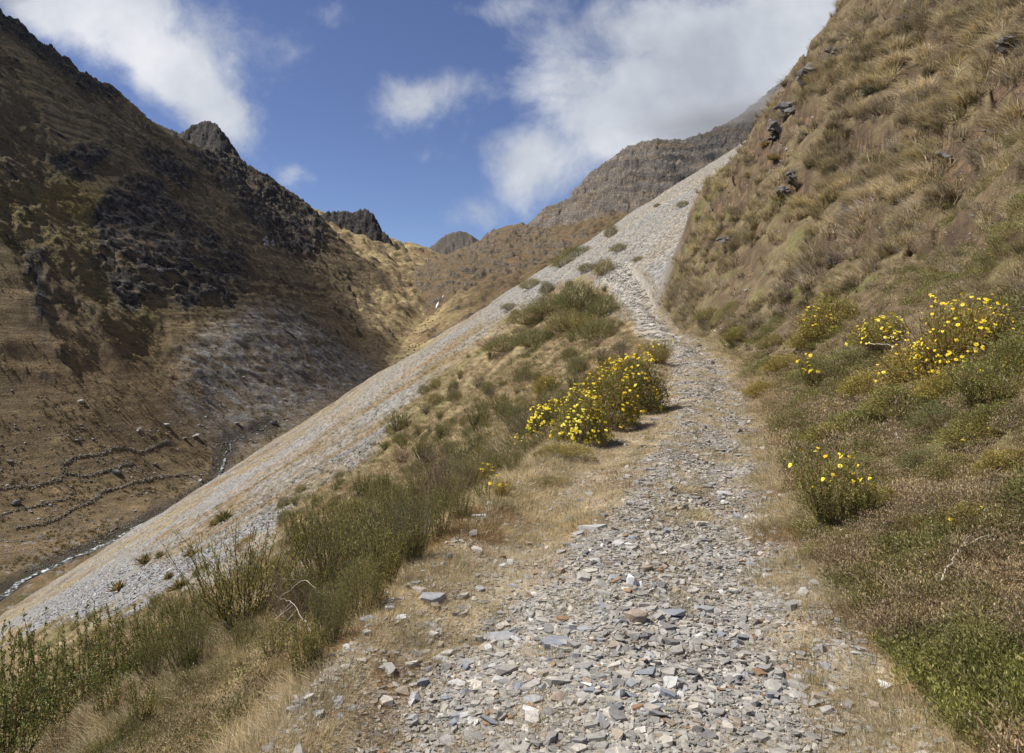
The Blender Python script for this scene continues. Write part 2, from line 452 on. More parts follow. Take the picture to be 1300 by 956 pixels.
def terrain_mat(name, s1, s2, amt, bump_d, bump_s=.6, vor=None, terr=None):
    """Colour from the mesh's attribute, broken up by two noises, with bump stronger on rock."""
    m, nd, ln, b = new_mat(name, .95, .1)
    at = nd.new('ShaderNodeAttribute'); at.attribute_name = 'Col'
    geo = nd.new('ShaderNodeNewGeometry')
    a = noise_node(nd, ln, geo.outputs['Position'], s1, 8, .7)
    r = ramp(nd, ln, a.outputs[0], [(.28, (1 - amt,) * 3), (.5, (1, 1, 1)), (.72, (1 + amt * .9,) * 3)])
    c = mixc(nd, ln, 1.0, at.outputs['Color'], r.outputs[0], 'MULTIPLY')
    bb = noise_node(nd, ln, geo.outputs['Position'], s2, 6, .7)
    r2 = ramp(nd, ln, bb.outputs[0], [(.3, (1 - amt * .8,) * 3), (.7, (1 + amt * .8,) * 3)])
    c = mixc(nd, ln, 1.0, c, r2.outputs[0], 'MULTIPLY')
    h = bb.outputs[0]
    if terr:
        mp = nd.new('ShaderNodeMapping'); mp.inputs['Scale'].default_value = terr; ln.new(geo.outputs['Position'], mp.inputs['Vector'])
        tn = noise_node(nd, ln, mp.outputs[0], 1.0, 5, .65); tn.inputs['Distortion'].default_value = .6
        rt = ramp(nd, ln, tn.outputs[0], [(.32, (.72,) * 3), (.48, (1, 1, 1)), (.68, (1.28, 1.25, 1.18))])
        c = mixc(nd, ln, 1.0, c, rt.outputs[0], 'MULTIPLY')
        adt = nd.new('ShaderNodeMath'); adt.operation = 'ADD'; ln.new(h, adt.inputs[0]); ln.new(tn.outputs[0], adt.inputs[1]); h = adt.outputs[0]
    if vor:
        v = nd.new('ShaderNodeTexVoronoi'); v.inputs['Scale'].default_value = vor
        ln.new(geo.outputs['Position'], v.inputs['Vector'])
        rv = ramp(nd, ln, v.outputs['Color'], [(0, (.6,) * 3), (1, (1.35,) * 3)])
        f = nd.new('ShaderNodeMath'); f.operation = 'MULTIPLY'; f.inputs[1].default_value = .9
        ln.new(at.outputs['Alpha'], f.inputs[0])
        bw = nd.new('ShaderNodeRGBToBW'); ln.new(v.outputs['Color'], bw.inputs[0])
        rv = ramp(nd, ln, bw.outputs[0], [(0.2, (.55,) * 3), (.8, (1.45,) * 3)])
        c = mixc(nd, ln, f.outputs[0], c, mixc(nd, ln, 1.0, c, rv.outputs[0], 'MULTIPLY'))
        ad = nd.new('ShaderNodeMath'); ad.operation = 'ADD'; ln.new(h, ad.inputs[0]); ln.new(bw.outputs[0], ad.inputs[1]); h = ad.outputs[0]
    ln.new(c, b.inputs['Base Color'])
    ad = nd.new('ShaderNodeMath'); ad.operation = 'ADD'; ln.new(a.outputs[0], ad.inputs[0]); ln.new(h, ad.inputs[1])
    bp = nd.new('ShaderNodeBump'); bp.inputs['Distance'].default_value = bump_d; bp.inputs['Strength'].default_value = bump_s
    ln.new(ad.outputs[0], bp.inputs['Height']); ln.new(bp.outputs[0], b.inputs['Normal'])
    return m


MAT_FAR = terrain_mat('mountain_ground', .3, 1.1, .34, 1.3, .9, vor=.55, terr=(.07, .07, .55))
MAT_NEAR = terrain_mat('near_ground', 4.0, 28.0, .35, .02, .7, vor=22)
MAT_SCREE = terrain_mat('scree_ground', 1.2, 6.0, .18, .08, .8, vor=5.0)

# ------------------------------------------------------------------ build valley and mountains
def build_far():
    nu, nv = 1250, 1350
    u = np.linspace(-.98, .80, nu)
    ka = [math.log(v) for v in (140, 200, 420, 1100, 1700, 2600, 3900)]
    t = np.interp(np.linspace(0, 1, nv), [0, .04, .17, .60, .75, .95, 1], ka)
    y = np.exp(t)
    U, Y = np.meshgrid(u, y)
    X = U * Y
    Z, who, D = far_z(X, Y)
    gy, gx = np.gradient(Z)
    dx = np.gradient(X, axis=1); dy = np.gradient(Y, axis=0)
    slope = np.hypot(gx / dx, gy / dy)
    col, rock = far_color(X, Y, Z, who, D, slope)
    # rock outcrops stand out of the turf as broken blocks
    sc = np.clip(Y / 900, .4, 1.4)
    w = rock * (who > 0)
    Z = Z + w * sc * ((ridged(X / 16, (Y + Z * .8) / 16, 4, 101) - .45) * 10 + np.abs(fbm(X / 34, Y / 34, 2, 102)) * 6) 
    Z = Z + (who > 0) * fbm(X / 9, Y / 9, 2, 103) * .3
    fw = who[:-1, :-1]
    info = [('valley_floor', [0]), ('mountain', [1]), ('rocky_peak', [2, 3]), ('rocky_peak', [4]), ('hill', [5]), ('mountain', [6]), ('hill', [7]), ('mountain', [8])]
    lab = ['brown grassy valley floor with the stream, and golden slopes at its head', 'dark brown mountain flank with rock outcrops filling the left',
           'grey pointed rock peak above the left ridge', 'square dark rock peak beside the head of the valley', 'golden grass slopes at the head of the valley',
           'small bluish mountain in the far distance beyond the col', 'brown rocky knoll in the middle distance below the banded mountain', 'grey banded rock mountain with its top in cloud, right of centre']
    for (nm, ws), lb in zip(info, lab):
        fm = np.isin(fw, ws)
        if fm.sum() < 10: continue
        me = grid_mesh(nm, X, Y, Z, fm, col, rock)
        tag(link(nm, me, MAT_FAR), label=lb, kind='structure')
    return X, Y, Z


VEG_LEFT = [(420, 880), (640, 660), (760, 570), (850, 460), (840, 425), (790, 400), (775, 380), (745, 352), (712, 362), (690, 380), (650, 400), (600, 440), (540, 490), (490, 545), (470, 590), (430, 600), (370, 640), (345, 700), (230, 752), (120, 790), (0, 800), (-100, 1000)]
BROWN_BAND = [(650, 396), (560, 446), (480, 500), (400, 556), (330, 606), (250, 662), (180, 712), (200, 722), (280, 690), (360, 640), (430, 604), (500, 560), (560, 505), (600, 455), (655, 415)]
GREY_BAND = [(590, 480), (560, 540), (490, 600), (440, 610), (370, 660), (300, 690), (190, 760), (60, 820), (-60, 880), (-60, 830), (120, 740), (250, 690), (330, 640), (420, 580), (500, 540), (560, 500)]


def near_color(X, Y, Z):
    px = CX + X / Y * F; row = HY - Z / Y * F
    vis = Y > 2
    c0 = path_c(Y); w = path_w(Y)
    sl = (c0 - w) - X; sr = X - (c0 + w)
    hX, hY = np.where(sr > 0, X + .55 * Z, X), np.where(sr > 0, Y + .75 * Z, Y)
    n1 = fbm(hX / 1.3, hY / 1.3, 4, 110); n2 = fbm(X / 6, Y / 6, 3, 111); n3 = fbm(hX / .35, hY / .35, 3, 112)
    L = lambda a, b, t: a * (1 - t[..., None]) + b * t[..., None]
    one = np.ones(X.shape + (3,))
    scree = np.array([.235, .225, .205]); screed = np.array([.28, .25, .205]); earth = np.array([.40, .345, .265]); straw = np.array([.52, .44, .30])
    brown = np.array([.17, .12, .075]); dgrass = np.array([.33, .26, .14]); olive = np.array([.13, .125, .045]); rust = np.array([.24, .155, .08]); grey = np.array([.30, .31, .33])
    # path
    path = L(L(one * earth, straw, sstep(-.1, .5, n1 + n3 * .5) * .7), np.array([.36, .345, .315]), gravel_amt(X, Y) * .8)
    path = L(path, np.array([.40, .37, .32]), sstep(25, 45, Y) * .7)
    path = L(path, rust * 1.2, sstep(.2, .6, fbm(X / .7, Y / .5, 3, 113) + n3 * .2) * .4)
    # hill
    hill = L(L(one * brown * .7, dgrass * .6, sstep(-.3, .3, n1 + n2 * .3)), olive * 1.3, sstep(.1, .45, fbm(hX / 1.8, hY / 1.8, 3, 114)) * (1 - sstep(3, 6, sr)) * .8)
    hill = L(hill, np.array([.11, .07, .045]), sstep(.15, .5, n1 - n3 * .4) * .7)
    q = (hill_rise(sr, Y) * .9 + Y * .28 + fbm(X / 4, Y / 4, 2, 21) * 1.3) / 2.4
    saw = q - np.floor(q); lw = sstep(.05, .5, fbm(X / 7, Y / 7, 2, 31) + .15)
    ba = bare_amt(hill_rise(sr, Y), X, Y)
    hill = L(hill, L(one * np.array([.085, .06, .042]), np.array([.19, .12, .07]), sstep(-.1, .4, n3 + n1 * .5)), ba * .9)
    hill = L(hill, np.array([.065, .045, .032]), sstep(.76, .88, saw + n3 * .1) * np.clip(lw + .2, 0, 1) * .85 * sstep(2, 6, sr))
    # slope below the path
    streak = fbm(Y / 6 + X / 30, X / 40, 4, 115)
    st2 = fbm(Y / 2.0 + X / 14, X / 14, 3, 116)
    s = L(one * scree, screed, sstep(-.3, .5, streak + st2 * .4))
    s = L(s, np.array([.25, .20, .13]), sstep(-.1, .35, streak * .7 + st2 * .6 + n2 * .2) * (.35 + .5 * sstep(720, 420, px)) )
    s = L(s, rust * 1.2, sstep(.15, .5, st2 + n1 * .2) * .6 * sstep(640, 480, px))
    wx = n2 * 30; 
    q1 = px + wx; q2 = row + fbm(X / 5, Y / 5, 3, 117) * 26
    gb = softpoly(q1, q2, GREY_BAND, 16) * (Y > 14)
    s = L(s, np.array([.22, .22, .215]), gb * .95)
    bb = softpoly(q1, q2, BROWN_BAND, 14) * (Y > 14) * sstep(-.35, .25, st2 + n2 * .4)
    s = L(s, L(one * np.array([.19, .15, .095]), rust * 1.0, sstep(-.1, .4, n1 + st2 * .5)), bb * .95)
    # grassy foot of the slope by the stream
    foot = sstep(-70, -84, .637 * X + slope_H(Y) + fbm(X / 14, Y / 14, 3, 118) * 12) * (Y > 150)
    foot2 = softpoly(px + n2 * 10, row + n2 * 10, [(-50, 800), (70, 745), (200, 655), (290, 595), (480, 462), (560, 410), (640, 372), (650, 384), (560, 428), (470, 490), (380, 560), (290, 615), (220, 668), (120, 745), (60, 790), (-50, 860)], 6) * (Y > 90)
    s = L(s, L(one * dgrass * .8, brown, sstep(-.2, .3, n2)), np.maximum(foot, foot2 * .75 * sstep(-.4, .2, st2 + .1) * sstep(680, 560, px)))
    veg = softpoly(q1, q2, VEG_LEFT, 10)
    veg = np.maximum(veg, (1 - sstep(9, 22, Y)) * (sl > 0))
    vg = L(L(one * dgrass, brown * 1.2, sstep(-.3, .3, n1)), olive, sstep(-.1, .5, n2 + n3 * .3) * .6)
    vg = L(vg, rust, sstep(.2, .6, fbm(X / .9, Y / .9, 3, 119)) * .5)
    s = L(s, vg, veg)
    screes = None
    cy = crest_y(sr)
    onhill = sstep(-.15, .25, sr + n1 * .35) * (1 - sstep(0, 3.5, Y - cy + n2 * 2))
    onpath = sstep(-.25, .25, -np.maximum(sl, sr) + n1 * .4) * (1 - sstep(56, 64, Y))
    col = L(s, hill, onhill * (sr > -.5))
    col = L(col, path, onpath * (1 - onhill * (sr > -.5)))
    stony = np.clip(1 - veg, 0, 1) * (1 - onhill)
    gm = np.where(onpath > .3, gravel_amt(X, Y), stony)
    return np.clip(col * (1 + .18 * n3[..., None]), .01, .7), np.clip(gm, 0, 1), sl, sr, veg, onhill


def gravel_amt(X, Y):
    """How much loose slate covers the path, 0..1."""
    c0 = path_c(Y); w = path_w(Y)
    t = (X - c0) / w
    cc = np.interp(Y, [3, 4.1, 5.2, 6.5, 10, 14, 20, 30], [-.02, .10, .28, .42, .42, .30, .12, 0])
    hw = np.interp(Y, [3, 4.1, 5.2, 6.5, 10, 14, 20, 30], [.72, .68, .64, .58, .58, .68, .85, 1.0])
    g = 1 - sstep(.55, 1.25, np.abs(t - cc) / hw)
    near = np.interp(Y, [3, 5, 8, 14, 30, 45], [.95, .88, .74, .62, .75, 1.0])
    n = fbm(X / .8, Y / .9, 3, 120)
    g = g * near
    # a dip of bare grassy earth on the left half further up
    n4 = fbm(X / .3, Y / .35, 2, 121)
    return np.clip(sstep(.3, .9, g * .95 + n * .55 + n4 * .25) + .06 + .1 * (Y < 4.5), 0, 1) * (np.abs(t) < 1.25)


def build_near():
    nu, nv = 1200, 1050
    u = np.linspace(-.86, .86, nu)
    t = np.linspace(math.log(1.6), math.log(720), nv)
    y = np.exp(t) - 3.2
    U, Y = np.meshgrid(u, y)
    X = U * (Y + 4.5)
    Z = near_z(X, Y)
    Ys = np.maximum(Y, .3)
    col, gm, sl, sr, veg, onhill = near_color(X, Ys, Z)
    # stones roughen the scree itself
    st = sstep(0, 1, gm) * sstep(12, 40, Y)
    Z = Z + st * (np.abs(fbm(X / .9, Y / .9, 3, 130)) * .08 + np.abs(fbm(X / 3, Y / 3, 2, 131)) * .25 * sstep(60, 120, Y))
    Z = Z + veg * sstep(8, 20, Y) * fbm(X / .8, Y / .8, 2, 132) * .2
    mid = lambda A: (A[:-1, :-1] + A[1:, 1:]) / 2
    sL, sR, Ym, H_ = mid(sl), mid(sr), mid(Y), mid(onhill)
    pm = (np.maximum(sL, sR) < 0) & (Ym < 62)
    hm = (sR >= 0) & ((Ym - crest_y(sR)) < 2.5) & (Ym < 110)
    sm = ~pm & ~hm
    near_part = Ym < 40
    tag(link('path', grid_mesh('path', X, Y, Z, pm, col, gm), MAT_NEAR), label='stony mountain path of slate chips and dry grass', kind='structure')
    tag(link('hillside', grid_mesh('hillside', X, Y, Z, hm, col, gm * 0), MAT_NEAR), label='steep tussocky bank rising on the right of the path', kind='structure')
    tag(link('slope', grid_mesh('slope', X, Y, Z, sm & near_part, col, gm), MAT_NEAR), label='brushy slope falling away left of the path', kind='structure')
    tag(link('scree_slope', grid_mesh('scree_slope', X, Y, Z, sm & ~near_part, col, gm), MAT_SCREE), label='pale grey scree slope running down to the stream', kind='structure')


build_far()
build_near()
# ------------------------------------------------------------------ plant and stone materials
def leaf_mat(name, transl=.25, rough=.6, spec=.25):
    m, nd, ln, b = new_mat(name, rough, spec)
    at = nd.new('ShaderNodeAttribute'); at.attribute_name = 'Col'
    oi = nd.new('ShaderNodeObjectInfo')
    geo = nd.new('ShaderNodeNewGeometry')
    nz = noise_node(nd, ln, geo.outputs['Position'], 3.0, 3, .6)
    r = ramp(nd, ln, nz.outputs[0], [(.3, (.75, .75, .75)), (.7, (1.25, 1.22, 1.15))])
    c = mixc(nd, ln, 1.0, at.outputs['Color'], r.outputs[0], 'MULTIPLY')
    r2 = ramp(nd, ln, oi.outputs['Random'], [(0, (.78, .84, .8)), (.5, (1, 1, 1)), (1, (1.25, 1.12, .95))])
    c = mixc(nd, ln, 1.0, c, r2.outputs[0], 'MULTIPLY')
    ln.new(c, b.inputs['Base Color'])
    tr = nd.new('ShaderNodeBsdfTranslucent'); ln.new(c, tr.inputs['Color'])
    mx = nd.new('ShaderNodeMixShader'); mx.inputs[0].default_value = transl
    ln.new(b.outputs[0], mx.inputs[1]); ln.new(tr.outputs[0], mx.inputs[2])
    ln.new(mx.outputs[0], nd['Material Output'].inputs['Surface'])
    return m


def stone_mat(name, bump=.004):
    m, nd, ln, b = new_mat(name, .75, .3)
    at = nd.new('ShaderNodeAttribute'); at.attribute_name = 'Col'
    geo = nd.new('ShaderNodeNewGeometry'); oi = nd.new('ShaderNodeObjectInfo')
    nz = noise_node(nd, ln, geo.outputs['Position'], 35, 6, .7)
    r = ramp(nd, ln, nz.outputs[0], [(.3, (.7, .7, .72)), (.55, (1, 1, 1)), (.75, (1.25, 1.2, 1.1))])
    c = mixc(nd, ln, 1.0, at.outputs['Color'], r.outputs[0], 'MULTIPLY')
    ln.new(c, b.inputs['Base Color'])
    bp = nd.new('ShaderNodeBump'); bp.inputs['Distance'].default_value = bump; bp.inputs['Strength'].default_value = .8
    ln.new(nz.outputs[0], bp.inputs['Height']); ln.new(bp.outputs[0], b.inputs['Normal'])
    return m


MAT_GRASS = leaf_mat('dry_grass_blades', .35, .65, .2)
MAT_LEAF = leaf_mat('shrub_leaves', .3, .5, .35)
MAT_STONE = stone_mat('slate_stone')
MAT_ROCK = stone_mat('weathered_rock', .05)
_w, _n, _l, _b = new_mat('twig_bark', .85, .15)
_g = _n.new('ShaderNodeNewGeometry'); _z = noise_node(_n, _l, _g.outputs['Position'], 40, 4)
_l.new(ramp(_n, _l, _z.outputs[0], [(.3, (.07, .045, .03)), (.7, (.17, .12, .085))]).outputs[0], _b.inputs['Base Color']); MAT_TWIG = _w
_w, _n, _l, _b = new_mat('bleached_wood', .8, .15)
_g = _n.new('ShaderNodeNewGeometry'); _z = noise_node(_n, _l, _g.outputs['Position'], 60, 4)
_l.new(ramp(_n, _l, _z.outputs[0], [(.3, (.33, .27, .21)), (.7, (.6, .54, .46))]).outputs[0], _b.inputs['Base Color']); MAT_DEAD = _w
_w, _n, _l, _b = new_mat('yellow_petals', .6, .2)
_o = _n.new('ShaderNodeObjectInfo'); _l.new(ramp(_n, _l, _o.outputs['Random'], [(0, (.62, .40, .02)), (.5, (.80, .62, .03)), (1, (.85, .74, .10))]).outputs[0], _b.inputs['Base Color']); MAT_FLOWER = _w
_w, _n, _l, _b = new_mat('flower_centre', .7, .2); _b.inputs['Base Color'].default_value = (.72, .48, .02, 1); MAT_CENTRE = _w


# ------------------------------------------------------------------ shape kits: (V, F, C) arrays of triangles
def blades(n, length, width, spread, droop, rad, cols, rng, segs=3):
    """A tuft of n grass blades leaning mostly towards +x."""
    th = rng.uniform(0, 2 * np.pi, n); r = rad * np.sqrt(rng.uniform(0, 1, n))
    bx, by = r * np.cos(th), r * np.sin(th)
    L = length * rng.uniform(.5, 1.15, n)
    lean = rng.uniform(.05, 1, n) * spread
    az = th + rng.normal(0, .5, n)
    dx, dy = np.cos(az) * lean, np.sin(az) * lean
    W = width * rng.uniform(.6, 1.3, n)
    side = rng.uniform(0, 2 * np.pi, n); sx, sy = np.cos(side), np.sin(side)
    V = []; 
    for k in range(segs):
        t = k / segs
        px = bx + L * (dx * t + droop * t * t * rng.uniform(.8, 1.2)); py = by + L * (dy * t + .25 * dy * t * t)
        pz = L * (t * (1 - .35 * lean) - (.55 * droop + .35 * lean) * t * t) - .015
        w = W * (1 - .75 * t)
        V.append(np.stack([px - sx * w / 2, py - sy * w / 2, pz], -1)); V.append(np.stack([px + sx * w / 2, py + sy * w / 2, pz], -1))
    t = 1.0
    V.append(np.stack([bx + L * (dx + droop), by + L * dy * 1.25, L * (1 - .35 * lean - .55 * droop - .35 * lean)], -1))
    V = np.stack(V, 1); m = 2 * segs + 1
    base = (np.arange(n) * m)[:, None]
    Fc = []
    for k in range(segs - 1):
        a = 2 * k
        Fc += [base + np.array([a, a + 1, a + 3]), base + np.array([a, a + 3, a + 2])]
    Fc.append(base + np.array([2 * segs - 2, 2 * segs - 1, 2 * segs]))
    Fc = np.concatenate(Fc)
    cols = np.asarray(cols); C = cols[rng.integers(0, len(cols), n)] * rng.uniform(.7, 1.3, (n, 1))
    C = np.repeat(C[:, None, :], m, 1)
    return V.reshape(-1, 3), Fc, C.reshape(-1, 3)


def leafset(P, D, ln_, wd, cols, rng, fold=.25):
    """Small pointed leaves at P along D."""
    n = len(P)
    D = D / (np.linalg.norm(D, axis=1, keepdims=True) + 1e-9)
    R = rng.normal(0, 1, (n, 3)); S = np.cross(D, R); S /= (np.linalg.norm(S, axis=1, keepdims=True) + 1e-9)
    l = (ln_ * rng.uniform(.6, 1.3, n))[:, None]; w = (wd * rng.uniform(.7, 1.3, n))[:, None]
    Nn = np.cross(D, S)
    V = np.stack([P, P + D * l * .5 + S * w * .5 + Nn * w * fold, P + D * l, P + D * l * .5 - S * w * .5 + Nn * w * fold], 1)
    b = (np.arange(n) * 4)[:, None]
    Fc = np.concatenate([b + np.array([0, 1, 2]), b + np.array([0, 2, 3])])
    cols = np.asarray(cols); C = cols[rng.integers(0, len(cols), n)] * rng.uniform(.65, 1.35, (n, 1))
    return V.reshape(-1, 3), Fc, np.repeat(C[:, None], 4, 1).reshape(-1, 3)


def cat_kits(kits):
    Vs, Fs, Cs = [], [], []; o = 0
    for V, Fc, C in kits:
        Vs.append(V); Fs.append(Fc + o); Cs.append(C); o += len(V)
    return np.concatenate(Vs), np.concatenate(Fs), np.concatenate(Cs)


def kit_mesh(name, kit, mask=None, smooth=False):
    V, Fc, C = kit
    me = raw_mesh(name, V, Fc, smooth)
    a = me.attributes.new('Col', 'FLOAT_COLOR', 'POINT')
    a.data.foreach_set('color', np.concatenate([np.clip(C, 0, 1), np.ones((len(C), 1))], -1).astype(np.float32).ravel())
    return me


def tube_kit(pts, r0, r1, n=5, col=(.2, .15, .1)):
    pts = np.asarray(pts, float); k = len(pts)
    T = np.gradient(pts, axis=0); T /= np.linalg.norm(T, axis=1, keepdims=True) + 1e-9
    up = np.where(np.abs(T[:, 2:3]) > .9, np.array([[1., 0, 0]]), np.array([[0, 0, 1.]]))
    A = np.cross(T, up); A /= np.linalg.norm(A, axis=1, keepdims=True) + 1e-9; B = np.cross(T, A)
    r = np.linspace(r0, r1, k)[:, None, None]
    an = np.linspace(0, 2 * np.pi, n, endpoint=False)
    V = pts[:, None] + r * (np.cos(an)[None, :, None] * A[:, None] + np.sin(an)[None, :, None] * B[:, None])
    Fc = []
    for i in range(k - 1):
        for j in range(n):
            a, b2, c, d = i * n + j, i * n + (j + 1) % n, (i + 1) * n + (j + 1) % n, (i + 1) * n + j
            Fc += [(a, b2, c), (a, c, d)]
    for j in range(1, n - 1):
        Fc += [(0, j + 1, j), ((k - 1) * n, (k - 1) * n + j, (k - 1) * n + j + 1)]
    V = V.reshape(-1, 3)
    return V, np.array(Fc), np.tile(np.array(col, float), (len(V), 1))


def scatter(kits, which, pos, rot, scale, tint, zscale=None, tilt=None):
    """Repeat shape kits at many places as one triangle soup."""
    out = []
    for k, (V, Fc, C) in enumerate(kits):
        m = np.nonzero(which == k)[0]
        if len(m) == 0: continue
        s = scale[m][:, None, None]
        v = V[None] * s
        if zscale is not None: v = v * np.stack([np.ones(len(m)), np.ones(len(m)), zscale[m]], -1)[:, None, :]
        if tilt is not None:
            ca, sa = np.cos(tilt[m, 0])[:, None], np.sin(tilt[m, 0])[:, None]
            y, z = v[..., 1] * ca - v[..., 2] * sa, v[..., 1] * sa + v[..., 2] * ca
            v = np.stack([v[..., 0], y, z], -1)
            ca, sa = np.cos(tilt[m, 1])[:, None], np.sin(tilt[m, 1])[:, None]
            x, z = v[..., 0] * ca + v[..., 2] * sa, -v[..., 0] * sa + v[..., 2] * ca
            v = np.stack([x, v[..., 1], z], -1)
        c_, s_ = np.cos(rot[m])[:, None], np.sin(rot[m])[:, None]
        v = np.stack([v[..., 0] * c_ - v[..., 1] * s_, v[..., 0] * s_ + v[..., 1] * c_, v[..., 2]], -1) + pos[m][:, None, :]
        n = len(m); nv = len(V)
        f = (Fc[None] + (np.arange(n) * nv)[:, None, None]).reshape(-1, 3)
        c = C[None] * tint[m][:, None, :]
        out.append((v.reshape(-1, 3), f, c.reshape(-1, 3)))
    return cat_kits(out)


def stone_kit(rng, flat=.3, npts=11, jag=1.0):
    bm = bmesh.new()
    for i in range(npts):
        a = rng.uniform(0, 2 * math.pi); r = rng.uniform(.65, 1) ** jag
        z = rng.choice([-1, 1]) * rng.uniform(.6, 1) * flat
        bm.verts.new((math.cos(a) * r, math.sin(a) * r * .72, z))
    bm.verts.ensure_lookup_table()
    bmesh.ops.convex_hull(bm, input=bm.verts)
    for v in [v for v in bm.verts if not v.link_faces]: bm.verts.remove(v)
    bmesh.ops.triangulate(bm, faces=bm.faces)
    bm.verts.index_update()
    V = np.array([v.co[:] for v in bm.verts]); Fc = np.array([[v.index for v in f.verts] for f in bm.faces]); bm.free()
    return V * .5, Fc, np.ones((len(V), 3))


import bmesh


def down_az(x, y, e=.3):
    gx = (near_z(x + e, y, False) - near_z(x - e, y, False)); gy = (near_z(x, y + e, False) - near_z(x, y - e, False))
    return np.arctan2(-gy, -gx)


def sample_near(n, dmin, dmax, umin, umax, p=0.0, rng=RNG):
    """Random ground points, denser close by (density falls with the square of distance, less steeply for p>0)."""
    t = rng.uniform(0, 1, n)
    if p == 0: d = dmin * (dmax / dmin) ** t
    else: d = (dmin ** p + t * (dmax ** p - dmin ** p)) ** (1 / p)
    u = rng.uniform(umin, umax, n)
    return u * d, d


def sr_sl(x, y):
    c = path_c(y); w = path_w(y)
    return x - c - w, c - w - x


def visible(x, y, z, lift=.3):
    """Rough test that a near ground point is not hidden behind other near ground."""
    ok = np.ones(len(x), bool)
    for t in np.linspace(.15, .985, 26):
        ok &= (z + lift) * t > near_z(x * t, y * t, False) - .05
    return ok


# ------------------------------------------------------------------ loose slate on the path
def slate_tints(n, rng):
    base = np.array([[.32, .315, .305], [.42, .41, .39], [.25, .248, .25], [.49, .465, .42], [.36, .31, .25], [.37, .365, .355], [.58, .565, .53], [.32, .21, .13]])
    pr = np.array([.24, .23, .14, .12, .08, .14, .03, .02])
    return base[rng.choice(len(base), n, p=pr)] * rng.uniform(.8, 1.2, (n, 1))


def build_gravel():
    rng = np.random.default_rng(21)
    kits = [stone_kit(rng, f, k) for f, k in ((.18, 11), (.25, 12), (.3, 10), (.4, 12), (.22, 9), (.15, 10), (.5, 12), (.28, 14), (.2, 8), (.35, 10))]
    n = 380000
    d = (2.4 ** -.35 + rng.uniform(0, 1, n) * (62 ** -.35 - 2.4 ** -.35)) ** (1 / -.35)
    c = path_c(d); w = path_w(d)
    x = c + w * rng.uniform(-1.2, 1.2, n)
    g = gravel_amt(x, d)
    size = .0055 + .0135 * rng.beta(1.6, 4, n) * 2.2
    size = size * np.interp(d, [3, 6, 12, 30, 60], [1, 1.2, 1.6, 2.5, 4.0])
    big = rng.uniform(0, 1, n) < .07; size[big] *= 2.1
    # smaller stones where there is less loose slate
    keep = rng.uniform(0, 1, n) < np.clip(g * .95 + .05, 0, 1) * np.interp(d, [3, 8, 20, 60], [.62, .6, .5, .45])
    x, d, size = x[keep], d[keep], size[keep]; n = len(x)
    z = near_z(x, d) + size * rng.uniform(-.14, .2, n)
    kit = scatter(kits, rng.integers(0, len(kits), n), np.stack([x, d, z], -1), rng.uniform(0, 6.28, n), size * 2, slate_tints(n, rng) * np.array([.90, .865, .80]), tilt=rng.normal(0, .17, (n, 2)))
    print('gravel', n)
    tag(link('gravel', kit_mesh('gravel', kit), MAT_STONE), label='loose grey slate chips covering the path', kind='stuff')


